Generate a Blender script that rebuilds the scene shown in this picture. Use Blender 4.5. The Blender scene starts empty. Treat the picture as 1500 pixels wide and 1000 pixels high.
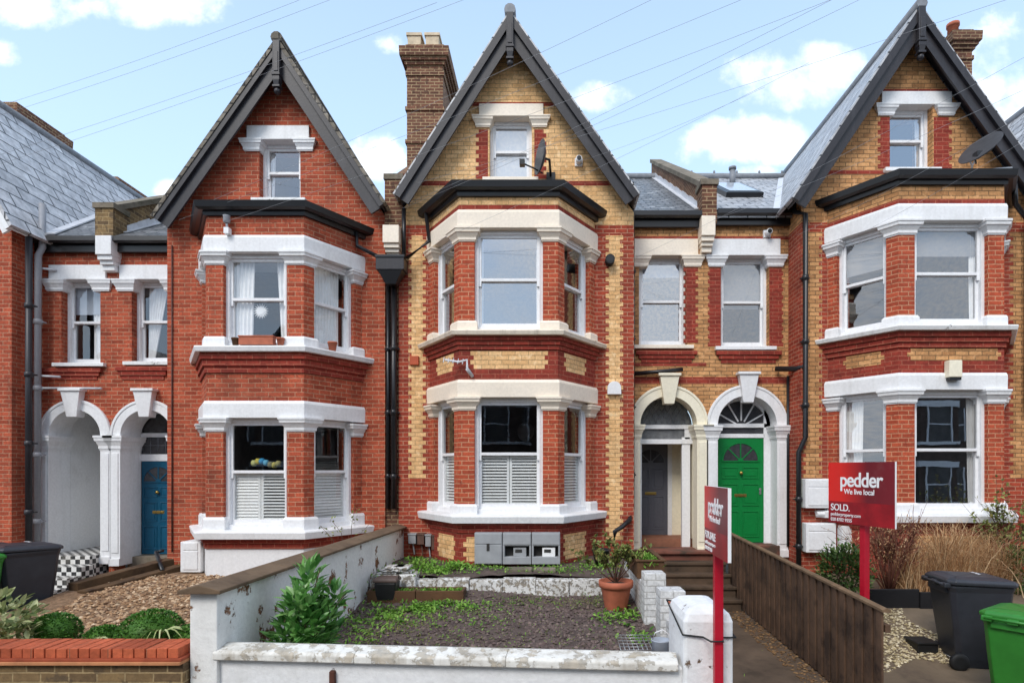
import bpy, bmesh, math, random
from mathutils import Vector, Matrix
from mathutils.geometry import tessellate_polygon
R = math.radians
rnd = random.Random(7)
sc = bpy.context.scene
COL = sc.collection

# ------------------------------------------------------------------ camera
F, VX, VY, D, EYE = 880.0, 804.0, 688.0, 11.0, 2.5      # focal length and principal point measured off the verticals and roof ridges
cam_d = bpy.data.cameras.new('camera'); cam = bpy.data.objects.new('camera', cam_d); COL.objects.link(cam)
cam_d.sensor_width = 36.0; cam_d.lens = F / 1500 * 36
cam_d.shift_x = (750 - VX) / 1500; cam_d.shift_y = (VY - 500) / 1500
cam_d.clip_start = 0.05; cam_d.clip_end = 900
cam.location = (0, -D, EYE); cam.rotation_euler = (R(90), 0, 0)
sc.camera = cam
sc.render.resolution_x, sc.render.resolution_y = 1024, 682
sc.view_settings.view_transform = 'Standard'; sc.view_settings.look = 'None'
sc.view_settings.exposure = 0.93; sc.view_settings.gamma = 1.0
sc.cycles.max_bounces = 6; sc.cycles.transparent_max_bounces = 8
sc.cycles.caustics_reflective = False; sc.cycles.caustics_refractive = False

# ------------------------------------------------------------------ sky and sun
SUN_EL, SUN_AZ = R(44), R(205)
w = bpy.data.worlds.new('World'); sc.world = w; w.use_nodes = True
nt = w.node_tree; nt.nodes.clear()
def wn(t, **k):
    n = nt.nodes.new(t)
    for a, b in k.items(): setattr(n, a, b)
    return n
def wl(a, b): nt.links.new(a, b)
def wmath(op, a, b=None, clamp=False):
    n = wn('ShaderNodeMath', operation=op); n.use_clamp = clamp
    for i, v in enumerate((a, b)):
        if v is None: continue
        if isinstance(v, (int, float)): n.inputs[i].default_value = v
        else: wl(v, n.inputs[i])
    return n.outputs[0]
sky = wn('ShaderNodeTexSky', sky_type='NISHITA'); sky.sun_disc = False
sky.sun_elevation = SUN_EL; sky.sun_rotation = SUN_AZ; sky.air_density = 1.0; sky.dust_density = 0.6; sky.ozone_density = 2.0
tc = wn('ShaderNodeTexCoord'); sep = wn('ShaderNodeSeparateXYZ'); wl(tc.outputs['Generated'], sep.inputs[0])
ax = wmath('MAXIMUM', sep.outputs[1], 0.02)
u = wmath('DIVIDE', sep.outputs[0], ax); v = wmath('DIVIDE', sep.outputs[2], ax)
comb = wn('ShaderNodeCombineXYZ'); wl(u, comb.inputs[0]); wl(v, comb.inputs[1])
nz = wn('ShaderNodeTexNoise'); nz.inputs['Scale'].default_value = 8.0; nz.inputs['Detail'].default_value = 7.0; nz.inputs['Roughness'].default_value = 0.58
wl(comb.outputs[0], nz.inputs['Vector'])
nzc = wmath('SUBTRACT', nz.outputs['Fac'], 0.5)
# each cloud bank: centre and half-size, as tangents of the viewing angle
BANKS = [(60,15,95,38,1.),(255,8,90,34,1.),(-5,78,45,24,.9),(1165,106,98,50,1.05),(1090,212,92,42,1.0),(1100,254,48,18,.9),(1480,60,60,55,.6),
         (1490,150,60,50,.9),(545,232,60,40,1.),(575,68,26,20,.55),(245,280,30,20,.9),(875,145,52,26,.8),(430,235,40,30,.4),(700,-90,300,30,.5)]
tot = None
for (px, py, rx, ry, k) in BANKS:
    du = wmath('DIVIDE', wmath('SUBTRACT', u, (px - VX) / F), rx / F)
    dv = wmath('DIVIDE', wmath('SUBTRACT', v, (VY - py) / F), ry / F)
    r2 = wmath('ADD', wmath('MULTIPLY', du, du), wmath('MULTIPLY', dv, dv))
    m = wmath('MULTIPLY', wmath('SUBTRACT', 1.05, r2), k)
    tot = m if tot is None else wmath('MAXIMUM', tot, m)
front = wmath('ADD', tot, wmath('MULTIPLY', nzc, 4.6))
ramp = wn('ShaderNodeMapRange'); ramp.interpolation_type = 'SMOOTHSTEP'; wl(front, ramp.inputs['Value'])
ramp.inputs['From Min'].default_value = 0.0; ramp.inputs['From Max'].default_value = 1.15
isf = wn('ShaderNodeMapRange'); wl(sep.outputs[1], isf.inputs['Value']); isf.inputs['From Min'].default_value = 0.02; isf.inputs['From Max'].default_value = 0.15
cf = wmath('MULTIPLY', ramp.outputs[0], isf.outputs[0])
nb = wn('ShaderNodeTexNoise'); nb.inputs['Scale'].default_value = 2.6; nb.inputs['Detail'].default_value = 6.0; wl(tc.outputs['Generated'], nb.inputs['Vector'])
rb = wn('ShaderNodeMapRange'); rb.interpolation_type = 'SMOOTHSTEP'; wl(nb.outputs['Fac'], rb.inputs['Value']); rb.inputs['From Min'].default_value = 0.42; rb.inputs['From Max'].default_value = 0.6
back = wmath('MULTIPLY', wmath('MULTIPLY', rb.outputs[0], 0.9), wmath('SUBTRACT', 1.0, isf.outputs[0]))  # unseen clouds behind the camera, added to soften and whiten the light
cover = wmath('MAXIMUM', cf, back, clamp=True)
# thin bright veil over the blue, thicker towards the horizon
hz = wn('ShaderNodeMapRange'); wl(sep.outputs[2], hz.inputs['Value']); hz.inputs['From Min'].default_value = 0.0; hz.inputs['From Max'].default_value = 0.62
hz.inputs['To Min'].default_value = 0.80; hz.inputs['To Max'].default_value = 0.44
veil = wn('ShaderNodeMix', data_type='RGBA'); wl(hz.outputs[0], veil.inputs['Factor']); wl(sky.outputs[0], veil.inputs['A']); veil.inputs['B'].default_value = (3.6, 4.8, 6.1, 1)
mixc = wn('ShaderNodeMix', data_type='RGBA'); wl(cover, mixc.inputs['Factor']); wl(veil.outputs['Result'], mixc.inputs['A']); 
nsh = wn('ShaderNodeTexNoise'); nsh.inputs['Scale'].default_value = 5.5; nsh.inputs['Detail'].default_value = 6.0; wl(comb.outputs[0], nsh.inputs['Vector'])
csh = wn('ShaderNodeMapRange'); wl(nsh.outputs['Fac'], csh.inputs['Value']); csh.inputs['From Min'].default_value = .38; csh.inputs['From Max'].default_value = .62
ccol = wn('ShaderNodeMix', data_type='RGBA'); wl(csh.outputs[0], ccol.inputs['Factor']); ccol.inputs['A'].default_value = (4.7, 5.2, 5.9, 1); ccol.inputs['B'].default_value = (6.4, 6.45, 6.55, 1); wl(ccol.outputs['Result'], mixc.inputs['B'])
bg = wn('ShaderNodeBackground'); wl(mixc.outputs['Result'], bg.inputs['Color']); bg.inputs['Strength'].default_value = 0.135
out = wn('ShaderNodeOutputWorld'); wl(bg.outputs[0], out.inputs['Surface'])
sun_d = bpy.data.lights.new('sun', 'SUN'); sun_d.energy = 1.15; sun_d.angle = R(24); sun_d.color = (1, .95, .88)
sun = bpy.data.objects.new('sun', sun_d); COL.objects.link(sun)
sdir = Vector((math.sin(SUN_AZ) * math.cos(SUN_EL), math.cos(SUN_AZ) * math.cos(SUN_EL), math.sin(SUN_EL)))
sun.rotation_euler = sdir.to_track_quat('Z', 'Y').to_euler(); sun.location = (-5, -15, 20)

# ------------------------------------------------------------------ helpers
def PX(px, Y): return (px - VX) * (D + Y) / F        # measured photo column at depth Y -> metres
def PZ(py, Y): return EYE - (py - VY) * (D + Y) / F
def hexc(h, k=1.0):
    c = [int(h[i:i+2], 16) / 255 for i in (0, 2, 4)]
    return tuple((x / 12.92 if x < .04045 else ((x + .055) / 1.055) ** 2.4) * k for x in c)

origin = {}
def tag(o, label=None, cat=None, group=None, kind=None):
    if label: o['label'] = label
    if cat: o['category'] = cat
    if group: o['group'] = group
    if kind: o['kind'] = kind
    return o
def thing(name, label, cat, loc=(0, 0, 0), group=None):
    o = bpy.data.objects.new(name, None); COL.objects.link(o); o.empty_display_size = .2
    o.location = loc; origin[o] = Vector(loc)
    return tag(o, label, cat, group)
def dup(root, label=None, loc=None, rz=None):
    r = root.copy(); COL.objects.link(r)
    if loc is not None: r.location = loc
    if rz is not None: r.rotation_euler = (0, 0, rz)
    if label: r['label'] = label
    for ch in list(root.children):
        c = ch.copy(); COL.objects.link(c); c.parent = r
        for g in ch.children:
            d = g.copy(); COL.objects.link(d); d.parent = c
    return r

def area2(p): return sum(p[i][0] * p[(i+1) % len(p)][1] - p[(i+1) % len(p)][0] * p[i][1] for i in range(len(p)))
def ccw(p): return list(p) if area2(p) > 0 else list(reversed(p))
def inset(poly, d):
    """offset a ccw polygon outwards by d with mitred corners"""
    n = len(poly); res = []
    for i in range(n):
        p0, p1, p2 = Vector(poly[i-1]), Vector(poly[i]), Vector(poly[(i+1) % n])
        e1 = (p1 - p0).normalized(); e2 = (p2 - p1).normalized()
        n1 = Vector((e1.y, -e1.x)); n2 = Vector((e2.y, -e2.x))
        k = 1 + n1.dot(n2)
        m = (n1 + n2) / max(k, .25)
        res.append((p1.x + m.x * d, p1.y + m.y * d))
    return res

class MB:
    def __init__(s): s.v = []; s.f = []; s.m = []; s.mats = []; s.T = None; s.sm = []
    def mi(s, mat):
        if mat not in s.mats: s.mats.append(mat)
        return s.mats.index(mat)
    def add(s, pts):
        b = len(s.v)
        for p in pts:
            p = Vector(p)
            s.v.append(s.T @ p if s.T else p)
        return b
    def face(s, pts, mat, smooth=False):
        b = s.add(pts); s.f.append(tuple(range(b, b + len(pts)))); s.m.append(s.mi(mat)); s.sm.append(smooth)
    def fi(s, idx, mat, smooth=False): s.f.append(tuple(idx)); s.m.append(s.mi(mat)); s.sm.append(smooth)
    def box(s, x0, x1, y0, y1, z0, z1, mat):
        if x0 > x1: x0, x1 = x1, x0
        if y0 > y1: y0, y1 = y1, y0
        if z0 > z1: z0, z1 = z1, z0
        b = s.add([(x0,y0,z0),(x1,y0,z0),(x1,y1,z0),(x0,y1,z0),(x0,y0,z1),(x1,y0,z1),(x1,y1,z1),(x0,y1,z1)])
        for q in ((0,3,2,1),(4,5,6,7),(0,1,5,4),(1,2,6,5),(2,3,7,6),(3,0,4,7)): s.fi([b+i for i in q], mat)
    def loft(s, rings, mat, caps=True, smooth=False):
        n = len(rings[0]); bs = [s.add(r) for r in rings]
        for a, b in zip(bs[:-1], bs[1:]):
            for i in range(n):
                j = (i + 1) % n; s.fi((a+i, a+j, b+j, b+i), mat, smooth)
        if caps:
            s.fi([bs[0] + i for i in reversed(range(n))], mat); s.fi([bs[-1] + i for i in range(n)], mat)
    def prism(s, poly, z0, z1, mat):
        p = ccw(poly); s.loft([[(x, y, z0) for x, y in p], [(x, y, z1) for x, y in p]], mat)
    def profile(s, poly, layers, mat):
        """poly in plan, layers = [(z, offset)]"""
        p = ccw(poly); s.loft([[(x, y, z) for x, y in inset(p, o)] for z, o in layers], mat)
    def slab(s, outer, holes, y0, y1, mat, rev=None):
        """outline in the xz plane with holes, extruded along y"""
        outer = ccw(outer); holes = [list(reversed(ccw(h))) for h in holes]
        loops = [outer] + holes
        flat = [p for l in loops for p in l]
        tris = tessellate_polygon([[Vector((x, z, 0)) for x, z in l] for l in loops])
        n = len(flat)
        b = s.add([(x, y0, z) for x, z in flat] + [(x, y1, z) for x, z in flat])
        for t in tris:
            a2 = area2([flat[i] for i in t])
            if abs(a2) < 1e-9: continue
            t = list(t) if a2 > 0 else list(reversed(t))
            s.fi([b + i for i in t], mat); s.fi([b + n + i for i in reversed(t)], mat)
        k = 0
        for li, l in enumerate(loops):
            m = len(l)
            for i in range(m):
                j = (i + 1) % m
                s.fi((b+k+j, b+k+i, b+n+k+i, b+n+k+j), rev if (rev and li > 0) else mat)
            k += m
    def slabx(s, outer, x0, x1, mat):
        """outline in the yz plane extruded along x"""
        p = ccw(outer); s.loft([[(x0, y, z) for y, z in p], [(x1, y, z) for y, z in p]], mat)
    def tube(s, pts, r, mat, n=8, r2=None):
        pts = [Vector(p) for p in pts]; rings = []
        for i, p in enumerate(pts):
            d = (pts[min(i+1, len(pts)-1)] - pts[max(i-1, 0)]).normalized()
            a = d.cross(Vector((0, 0, 1)) if abs(d.z) < .9 else Vector((1, 0, 0))).normalized(); b = d.cross(a)
            rr = r if r2 is None else r + (r2 - r) * i / (len(pts) - 1)
            if i in (0, len(pts) - 1): kk = 1
            else:
                c = (pts[i] - pts[i-1]).normalized().dot((pts[i+1] - pts[i]).normalized()); kk = 1 / max(.6, math.sqrt((1 + c) / 2))
            rings.append([p + (a * math.cos(t) + b * math.sin(t)) * rr for t in [2 * math.pi * k / n for k in range(n)]])
        s.loft(rings, mat, smooth=True)
    def lathe(s, c, prof, mat, n=20):
        c = Vector(c)
        s.loft([[c + Vector((r * math.cos(2*math.pi*k/n), r * math.sin(2*math.pi*k/n), z)) for k in range(n)] for r, z in prof], mat, smooth=True)
    def blob(s, c, r, mat, n=10, m=6, jit=0.0):
        rings = []
        for j in range(1, m):
            th = math.pi * j / m
            rings.append([(c[0] + r[0]*math.sin(th)*math.cos(2*math.pi*k/n)*(1+jit*rnd.uniform(-1,1)), c[1] + r[1]*math.sin(th)*math.sin(2*math.pi*k/n)*(1+jit*rnd.uniform(-1,1)), c[2] - r[2]*math.cos(th)) for k in range(n)])
        s.loft(rings, mat, smooth=True)
    def build(s, name, parent=None, bevel=0.0, kind=None):
        me = bpy.data.meshes.new(name)
        me.from_pydata([tuple(p) for p in s.v], [], s.f)
        for m in s.mats: me.materials.append(m)
        me.polygons.foreach_set('material_index', s.m); me.polygons.foreach_set('use_smooth', s.sm)
        uv = me.uv_layers.new(name='UVMap')
        dat = [0.0] * (2 * len(me.loops)); vs = me.vertices
        for p in me.polygons:
            nn = p.normal
            if abs(nn.z) > .96 or nn.length < .5: t = Vector((1, 0, 0)); b = Vector((0, 1, 0))
            else: t = Vector((0, 0, 1)).cross(nn).normalized(); b = nn.cross(t)
            for li in p.loop_indices:
                co = vs[me.loops[li].vertex_index].co
                dat[2*li] = co.dot(t); dat[2*li+1] = co.dot(b)
        uv.data.foreach_set('uv', dat)
        me.update()
        o = bpy.data.objects.new(name, me); COL.objects.link(o); origin[o] = Vector((0, 0, 0))
        if parent is not None: o.parent = parent; o.location = -origin.get(parent, Vector((0, 0, 0)))
        if bevel:
            md = o.modifiers.new('bevel', 'BEVEL'); md.width = bevel; md.segments = 2; md.limit_method = 'ANGLE'; md.angle_limit = R(40)
        if kind: o['kind'] = kind
        return o

# ------------------------------------------------------------------ materials
def newmat(name, rough=.6, spec=.4):
    m = bpy.data.materials.new(name); m.use_nodes = True; t = m.node_tree
    b = t.nodes['Principled BSDF']; b.inputs['Roughness'].default_value = rough; b.inputs['Specular IOR Level'].default_value = spec
    return m, t, b
def nd(t, typ, **k):
    n = t.nodes.new(typ)
    for a, b in k.items():
        if a in n.inputs.keys() if isinstance(a, str) else False: n.inputs[a].default_value = b
        else: setattr(n, a, b)
    return n
def noise(t, vec, scale, detail=5, rough=.55):
    n = t.nodes.new('ShaderNodeTexNoise'); n.inputs['Scale'].default_value = scale; n.inputs['Detail'].default_value = detail; n.inputs['Roughness'].default_value = rough
    t.links.new(vec, n.inputs['Vector']); return n.outputs['Fac']
def rng(t, val, a, b, c=0., d=1.):
    n = t.nodes.new('ShaderNodeMapRange'); t.links.new(val, n.inputs['Value'])
    for i, x in zip(('From Min', 'From Max', 'To Min', 'To Max'), (a, b, c, d)): n.inputs[i].default_value = x
    return n.outputs[0]
def mixc_(t, fac, a, b, mode='MIX'):
    n = t.nodes.new('ShaderNodeMix'); n.data_type = 'RGBA'; n.blend_type = mode
    for k, x in (('Factor', fac), ('A', a), ('B', b)):
        if isinstance(x, (int, float)): n.inputs[k].default_value = x
        elif isinstance(x, tuple): n.inputs[k].default_value = (*x[:3], 1)
        else: t.links.new(x, n.inputs[k])
    return n.outputs['Result']
def bump(t, b, h, strength, dist=.01):
    n = t.nodes.new('ShaderNodeBump'); n.inputs['Strength'].default_value = strength; n.inputs['Distance'].default_value = dist
    t.links.new(h, n.inputs['Height']); t.links.new(n.outputs[0], b.inputs['Normal'])
def coords(t, kind='Object'):
    n = t.nodes.new('ShaderNodeTexCoord'); return n.outputs[kind]

def brick(name, c1, c2, mortar, w=.222, h=.076, ms=.0085, dirt=.35, dirtc=(.05, .035, .028), soft=.35, third=None, spread=.75):
    m, t, b = newmat(name, .85, .25)
    uvv = coords(t, 'UV'); ob = coords(t, 'Object')
    wob = t.nodes.new('ShaderNodeTexNoise'); wob.inputs['Scale'].default_value = 7; t.links.new(ob, wob.inputs['Vector'])
    sub = t.nodes.new('ShaderNodeVectorMath'); sub.operation = 'MULTIPLY_ADD'; t.links.new(wob.outputs['Color'], sub.inputs[0]); sub.inputs[1].default_value = (.012, .012, 0); t.links.new(uvv, sub.inputs[2])
    bt = t.nodes.new('ShaderNodeTexBrick'); t.links.new(sub.outputs[0], bt.inputs['Vector'])
    bt.inputs['Scale'].default_value = 1; bt.inputs['Brick Width'].default_value = w; bt.inputs['Row Height'].default_value = h
    bt.inputs['Mortar Size'].default_value = ms; bt.inputs['Mortar Smooth'].default_value = soft; bt.inputs['Bias'].default_value = 0
    bt.inputs['Color1'].default_value = (*c1, 1); bt.inputs['Color2'].default_value = (*c2, 1); bt.inputs['Mortar'].default_value = (*mortar, 1)
    # a second, header-sized lattice breaks the regular stretchers up
    c = bt.outputs['Color']
    big = noise(t, ob, .9, 6, .6); fine = noise(t, ob, 26, 4, .6); mid = noise(t, ob, 4.5, 5, .6)
    tone = rng(t, fine, .3, .7, .78, 1.18)
    c = mixc_(t, 1.0, c, tone, 'MULTIPLY')
    c = mixc_(t, 1.0, c, rng(t, mid, .3, .7, .82, 1.15), 'MULTIPLY')
    if third: c = mixc_(t, rng(t, noise(t, ob, 9, 3), .58, .66, 0, .7), c, third)
    c = mixc_(t, rng(t, big, .5, .78, 0, dirt), c, dirtc)
    mp = t.nodes.new('ShaderNodeMapping'); mp.inputs['Scale'].default_value = (3.2, 3.2, .35); t.links.new(ob, mp.inputs['Vector'])
    c = mixc_(t, rng(t, noise(t, mp.outputs[0], 1.0, 7, .65), .52, .76, 0, dirt * .9), c, dirtc)
    bt2 = t.nodes.new('ShaderNodeTexBrick'); t.links.new(sub.outputs[0], bt2.inputs['Vector'])
    for k_, v_ in (('Scale', 1), ('Brick Width', w), ('Row Height', h), ('Mortar Size', 0.0), ('Bias', -.35)): bt2.inputs[k_].default_value = v_
    bt2.inputs['Color1'].default_value = (1, 1, 1, 1); bt2.inputs['Color2'].default_value = (.62, .60, .60, 1); bt2.inputs['Mortar'].default_value = (1, 1, 1, 1)
    c = mixc_(t, bt.outputs['Fac'], mixc_(t, spread, c, bt2.outputs['Color'], 'MULTIPLY'), c)
    pale = noise(t, ob, 2.3, 7, .65)
    c = mixc_(t, rng(t, pale, .62, .8, 0, .35), c, mortar)
    t.links.new(c, b.inputs['Base Color'])
    inv = t.nodes.new('ShaderNodeMath'); inv.operation = 'MULTIPLY_ADD'; t.links.new(bt.outputs['Fac'], inv.inputs[0]); inv.inputs[1].default_value = -1
    t.links.new(rng(t, fine, 0, 1, .8, 1.3), inv.inputs[2])
    bump(t, b, inv.outputs[0], .7, .008)
    return m

def paint(name, c, rough=.45, grime=.25, grimec=(.22, .19, .15), flake=0.0, flakec=(.18, .1, .06), bumps=.15, streak=False, fscale=3.2, spec=.4, fop=1.0):
    m, t, b = newmat(name, rough, spec); ob = coords(t)
    n1 = noise(t, ob, 2.2, 8, .62); n2 = noise(t, ob, 22, 5, .6)
    col = mixc_(t, 1.0, c, rng(t, n2, .3, .7, .92, 1.05), 'MULTIPLY')
    if streak:
        mp = t.nodes.new('ShaderNodeMapping'); mp.inputs['Scale'].default_value = (9, 9, .7); t.links.new(ob, mp.inputs['Vector'])
        s_ = noise(t, mp.outputs[0], 1.0, 6, .6); col = mixc_(t, rng(t, s_, .52, .8, 0, grime), col, grimec)
    col = mixc_(t, rng(t, n1, .52, .78, 0, grime), col, grimec)
    h = n2
    if flake:
        f = noise(t, ob, fscale, 9, .68); fm = rng(t, f, .66 - flake * .3, .685 - flake * .3)
        fc = mixc_(t, rng(t, noise(t, ob, 12, 4), .4, .6), flakec, tuple(x * .45 for x in flakec))
        col = mixc_(t, rng(t, fm, 0, 1, 0, fop), col, fc)
        hh = t.nodes.new('ShaderNodeMath'); hh.operation = 'SUBTRACT'; t.links.new(n2, hh.inputs[0]); t.links.new(fm, hh.inputs[1]); h = hh.outputs[0]
    t.links.new(col, b.inputs['Base Color'])
    if bumps: bump(t, b, h, bumps, .01)
    return m

def slate(name, c1, c2, gap, w=.3, h=.2, rough=.35, glare=0.):
    m, t, b = newmat(name, rough, .5); uvv = coords(t, 'UV'); ob = coords(t)
    bt = t.nodes.new('ShaderNodeTexBrick'); t.links.new(uvv, bt.inputs['Vector']); bt.inputs['Scale'].default_value = 1
    bt.inputs['Brick Width'].default_value = w; bt.inputs['Row Height'].default_value = h; bt.inputs['Mortar Size'].default_value = .014; bt.inputs['Mortar Smooth'].default_value = .1
    bt.inputs['Color1'].default_value = (*c1, 1); bt.inputs['Color2'].default_value = (*c2, 1); bt.inputs['Mortar'].default_value = (*gap, 1)
    c = mixc_(t, 1.0, bt.outputs['Color'], rng(t, noise(t, ob, 6, 6, .65), .3, .7, .55, 1.3), 'MULTIPLY')
    if glare: c = mixc_(t, rng(t, noise(t, ob, 5, 8, .7), .55, .62, 0, glare), c, (.55, .56, .56))  # pale patches put the white glare of wet slate into the colour
    t.links.new(c, b.inputs['Base Color'])
    t.links.new(rng(t, noise(t, ob, 9, 5), .3, .7, rough * .6, rough * 1.5), b.inputs['Roughness'])
    sx = t.nodes.new('ShaderNodeSeparateXYZ'); t.links.new(uvv, sx.inputs[0])
    saw = t.nodes.new('ShaderNodeMath'); saw.operation = 'FRACT'; dv = t.nodes.new('ShaderNodeMath'); dv.operation = 'DIVIDE'; t.links.new(sx.outputs[1], dv.inputs[0]); dv.inputs[1].default_value = h; t.links.new(dv.outputs[0], saw.inputs[0])
    ad = t.nodes.new('ShaderNodeMath'); ad.operation = 'MULTIPLY_ADD'; t.links.new(bt.outputs['Fac'], ad.inputs[0]); ad.inputs[1].default_value = -.5; iv = t.nodes.new('ShaderNodeMath'); iv.operation = 'SUBTRACT'; iv.inputs[0].default_value = 1; t.links.new(saw.outputs[0], iv.inputs[1]); t.links.new(iv.outputs[0], ad.inputs[2])
    bump(t, b, ad.outputs[0], .8, .015)
    return m

def plain(name, c, rough=.5, var=.12, metal=0., spec=.4, scale=8, bumps=0., c2=None):
    m, t, b = newmat(name, rough, spec); ob = coords(t); b.inputs['Metallic'].default_value = metal
    n = noise(t, ob, scale, 5)
    col = mixc_(t, 1.0, c, rng(t, n, .3, .7, 1 - var, 1 + var), 'MULTIPLY')
    if c2: col = mixc_(t, rng(t, noise(t, ob, scale * .5, 7, .65), .48, .62), col, c2)
    t.links.new(col, b.inputs['Base Color'])
    if bumps: bump(t, b, noise(t, ob, scale * 3, 6), bumps, .02)
    return m

def island(name, cols, rough=.6, spec=.3, trans=0.):
    """colour picked per loose piece (leaf, stone)"""
    m, t, b = newmat(name, rough, spec); g = t.nodes.new('ShaderNodeNewGeometry')
    r = t.nodes.new('ShaderNodeValToRGB'); e = r.color_ramp.elements
    while len(e) < len(cols): e.new(.5)
    for i, c in enumerate(cols): e[i].position = i / (len(cols) - 1); e[i].color = (*c, 1)
    t.links.new(g.outputs['Random Per Island'], r.inputs[0]); t.links.new(r.outputs[0], b.inputs['Base Color'])
    if trans:
        tr = t.nodes.new('ShaderNodeBsdfTranslucent'); t.links.new(r.outputs[0], tr.inputs[0]); mx = t.nodes.new('ShaderNodeMixShader'); mx.inputs[0].default_value = trans
        t.links.new(b.outputs[0], mx.inputs[1]); t.links.new(tr.outputs[0], mx.inputs[2]); t.links.new(mx.outputs[0], t.nodes['Material Output'].inputs['Surface'])
    return m

def glassmat(name, refl=.2, tint=(.97, .98, .98)):
    m = bpy.data.materials.new(name); m.use_nodes = True; t = m.node_tree; t.nodes.clear()
    o = t.nodes.new('ShaderNodeOutputMaterial'); tr = t.nodes.new('ShaderNodeBsdfTransparent'); tr.inputs[0].default_value = (*tint, 1)
    gl = t.nodes.new('ShaderNodeBsdfGlossy'); gl.inputs['Roughness'].default_value = .012; gl.inputs['Color'].default_value = (.95, .97, 1, 1)
    tcn = t.nodes.new('ShaderNodeTexCoord'); nn = t.nodes.new('ShaderNodeTexNoise'); nn.inputs['Scale'].default_value = 1.6; t.links.new(tcn.outputs['Object'], nn.inputs['Vector'])
    bp = t.nodes.new('ShaderNodeBump'); bp.inputs['Strength'].default_value = .045; bp.inputs['Distance'].default_value = .02; t.links.new(nn.outputs['Fac'], bp.inputs['Height']); t.links.new(bp.outputs[0], gl.inputs['Normal'])
    fr = t.nodes.new('ShaderNodeLayerWeight'); fr.inputs['Blend'].default_value = .5
    pw = t.nodes.new('ShaderNodeMath'); pw.operation = 'POWER'; t.links.new(fr.outputs['Facing'], pw.inputs[0]); pw.inputs[1].default_value = 5
    ad = t.nodes.new('ShaderNodeMath'); ad.operation = 'MULTIPLY_ADD'; ad.use_clamp = True; t.links.new(pw.outputs[0], ad.inputs[0]); ad.inputs[1].default_value = 1 - refl; ad.inputs[2].default_value = refl
    mx = t.nodes.new('ShaderNodeMixShader'); t.links.new(ad.outputs[0], mx.inputs[0]); t.links.new(tr.outputs[0], mx.inputs[1]); t.links.new(gl.outputs[0], mx.inputs[2]); t.links.new(mx.outputs[0], o.inputs['Surface'])
    return m

RED   = brick('red_brick', hexc('b8583d'), hexc('a34a33'), hexc('bb8a6e'), spread=.7, dirt=.5, dirtc=hexc('5a3a30'), soft=.5, third=hexc('8a4231'))
RED2  = brick('deep_red_brick', hexc('ac4a34'), hexc('9c4030'), hexc('bd8a70'), spread=.65, third=hexc('843628'), dirt=.42, dirtc=hexc('54382e'))
RED3  = brick('orange_red_brick', hexc('bb563a'), hexc('aa4a32'), hexc('c48a6a'), spread=.55, third=hexc('8a3c2c'), dirt=.22, ms=.010)
PLAINRED = brick('painted_red_brick', hexc('9a3e30'), hexc('8e372c'), hexc('a8604c'), third=hexc('7e3026'), dirt=.25)
YEL   = brick('cream_yellow_brick', hexc('f2c690'), hexc('e6b57c'), hexc('ba956a'), spread=.3, third=hexc('f5d6a8'), dirt=.22, dirtc=hexc('8a7050'), soft=.4, ms=.007)
OCH   = brick('ochre_stock_brick', hexc('d6a06c'), hexc('c08a5a'), hexc('866848'), spread=.75, third=hexc('dca978'), dirt=.5, dirtc=hexc('5a4430'), soft=.4)
BRN   = brick('sooty_brown_brick', hexc('78503e'), hexc('664436'), hexc('a58c6c'), third=hexc('4e382e'), dirt=.5, ms=.011)
STOCK = brick('weathered_stock_brick', hexc('8f7550'), hexc('6f5a42'), hexc('a08a66'), third=hexc('574a3c'), dirt=.4)
WHITE = paint('white_paint', (.81, .81, .815), grime=.22, grimec=(.36, .34, .31), streak=True)
WHITEW = paint('weathered_white_paint', (.78, .78, .77), grime=.35, flake=.12, streak=True, flakec=(.2, .17, .14))
FRAME = paint('white_window_paint', (.82, .82, .83), .35, grime=.05, bumps=0)
CREAM = paint('cream_paint', hexc('efe2d0'), grime=.22, grimec=hexc('9a8a72'))
CREAM2 = paint('ivory_paint', hexc('eee6cf'), grime=.15, grimec=hexc('a89a78'))
CREAMW = paint('weathered_cream_paint', hexc('e6d9c6'), grime=.5, grimec=hexc('6a5e50'), streak=True, flake=.05)
BLACK = paint('black_gloss_paint', (.014, .014, .016), .3, grime=.1, grimec=(.04, .038, .036), bumps=.05)
DGREY = paint('dark_grey_paint', (.023, .021, .025), .42, grime=.4, grimec=(.065, .062, .07), bumps=.1, streak=True)
GREYP = paint('grey_pipe_paint', (.3, .31, .34), .45, grime=.2, bumps=.05)
SLATE = slate('slate_roof', (.36, .36, .375), (.52, .52, .53), (.04, .04, .042), .36, .26, .42)
SLATEO = slate('old_slate_roof', (.13, .135, .14), (.2, .2, .21), (.02, .02, .022), .25, .17, .45, glare=.6)
TILE  = slate('lichen_roof_tile', (.14, .12, .095), (.2, .17, .13), (.04, .035, .03), .25, .16, .8)
LEAD  = plain('lead_flashing', (.62, .63, .66), .35, .15)
LEADD = plain('dark_lead', (.2, .21, .23), .5, .2)
STONE = plain('mossy_stone', hexc('7c7264'), .9, .35, scale=6, bumps=.3, c2=hexc('5e5848'))
POTC  = plain('stained_buff_clay', hexc('c9b79c'), .8, .25, scale=5)
TERRA = plain('terracotta', hexc('b0644a'), .75, .18, scale=7, bumps=.05)
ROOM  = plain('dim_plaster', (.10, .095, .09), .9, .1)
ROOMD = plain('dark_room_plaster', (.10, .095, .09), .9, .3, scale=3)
BLIND = plain('pale_roller_blind', (.48, .53, .60), .8, .04, scale=2)
BLINDB = plain('sky_tinted_blind', (.40, .49, .62), .8, .05, scale=2)  # blue-grey tint puts mirrored sky into the blind's colour
BLINDG = plain('grey_roller_blind', (.26, .26, .27), .8, .06, scale=2)
CURT  = plain('white_voile', (.88, .87, .86), .85, .06)
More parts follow.
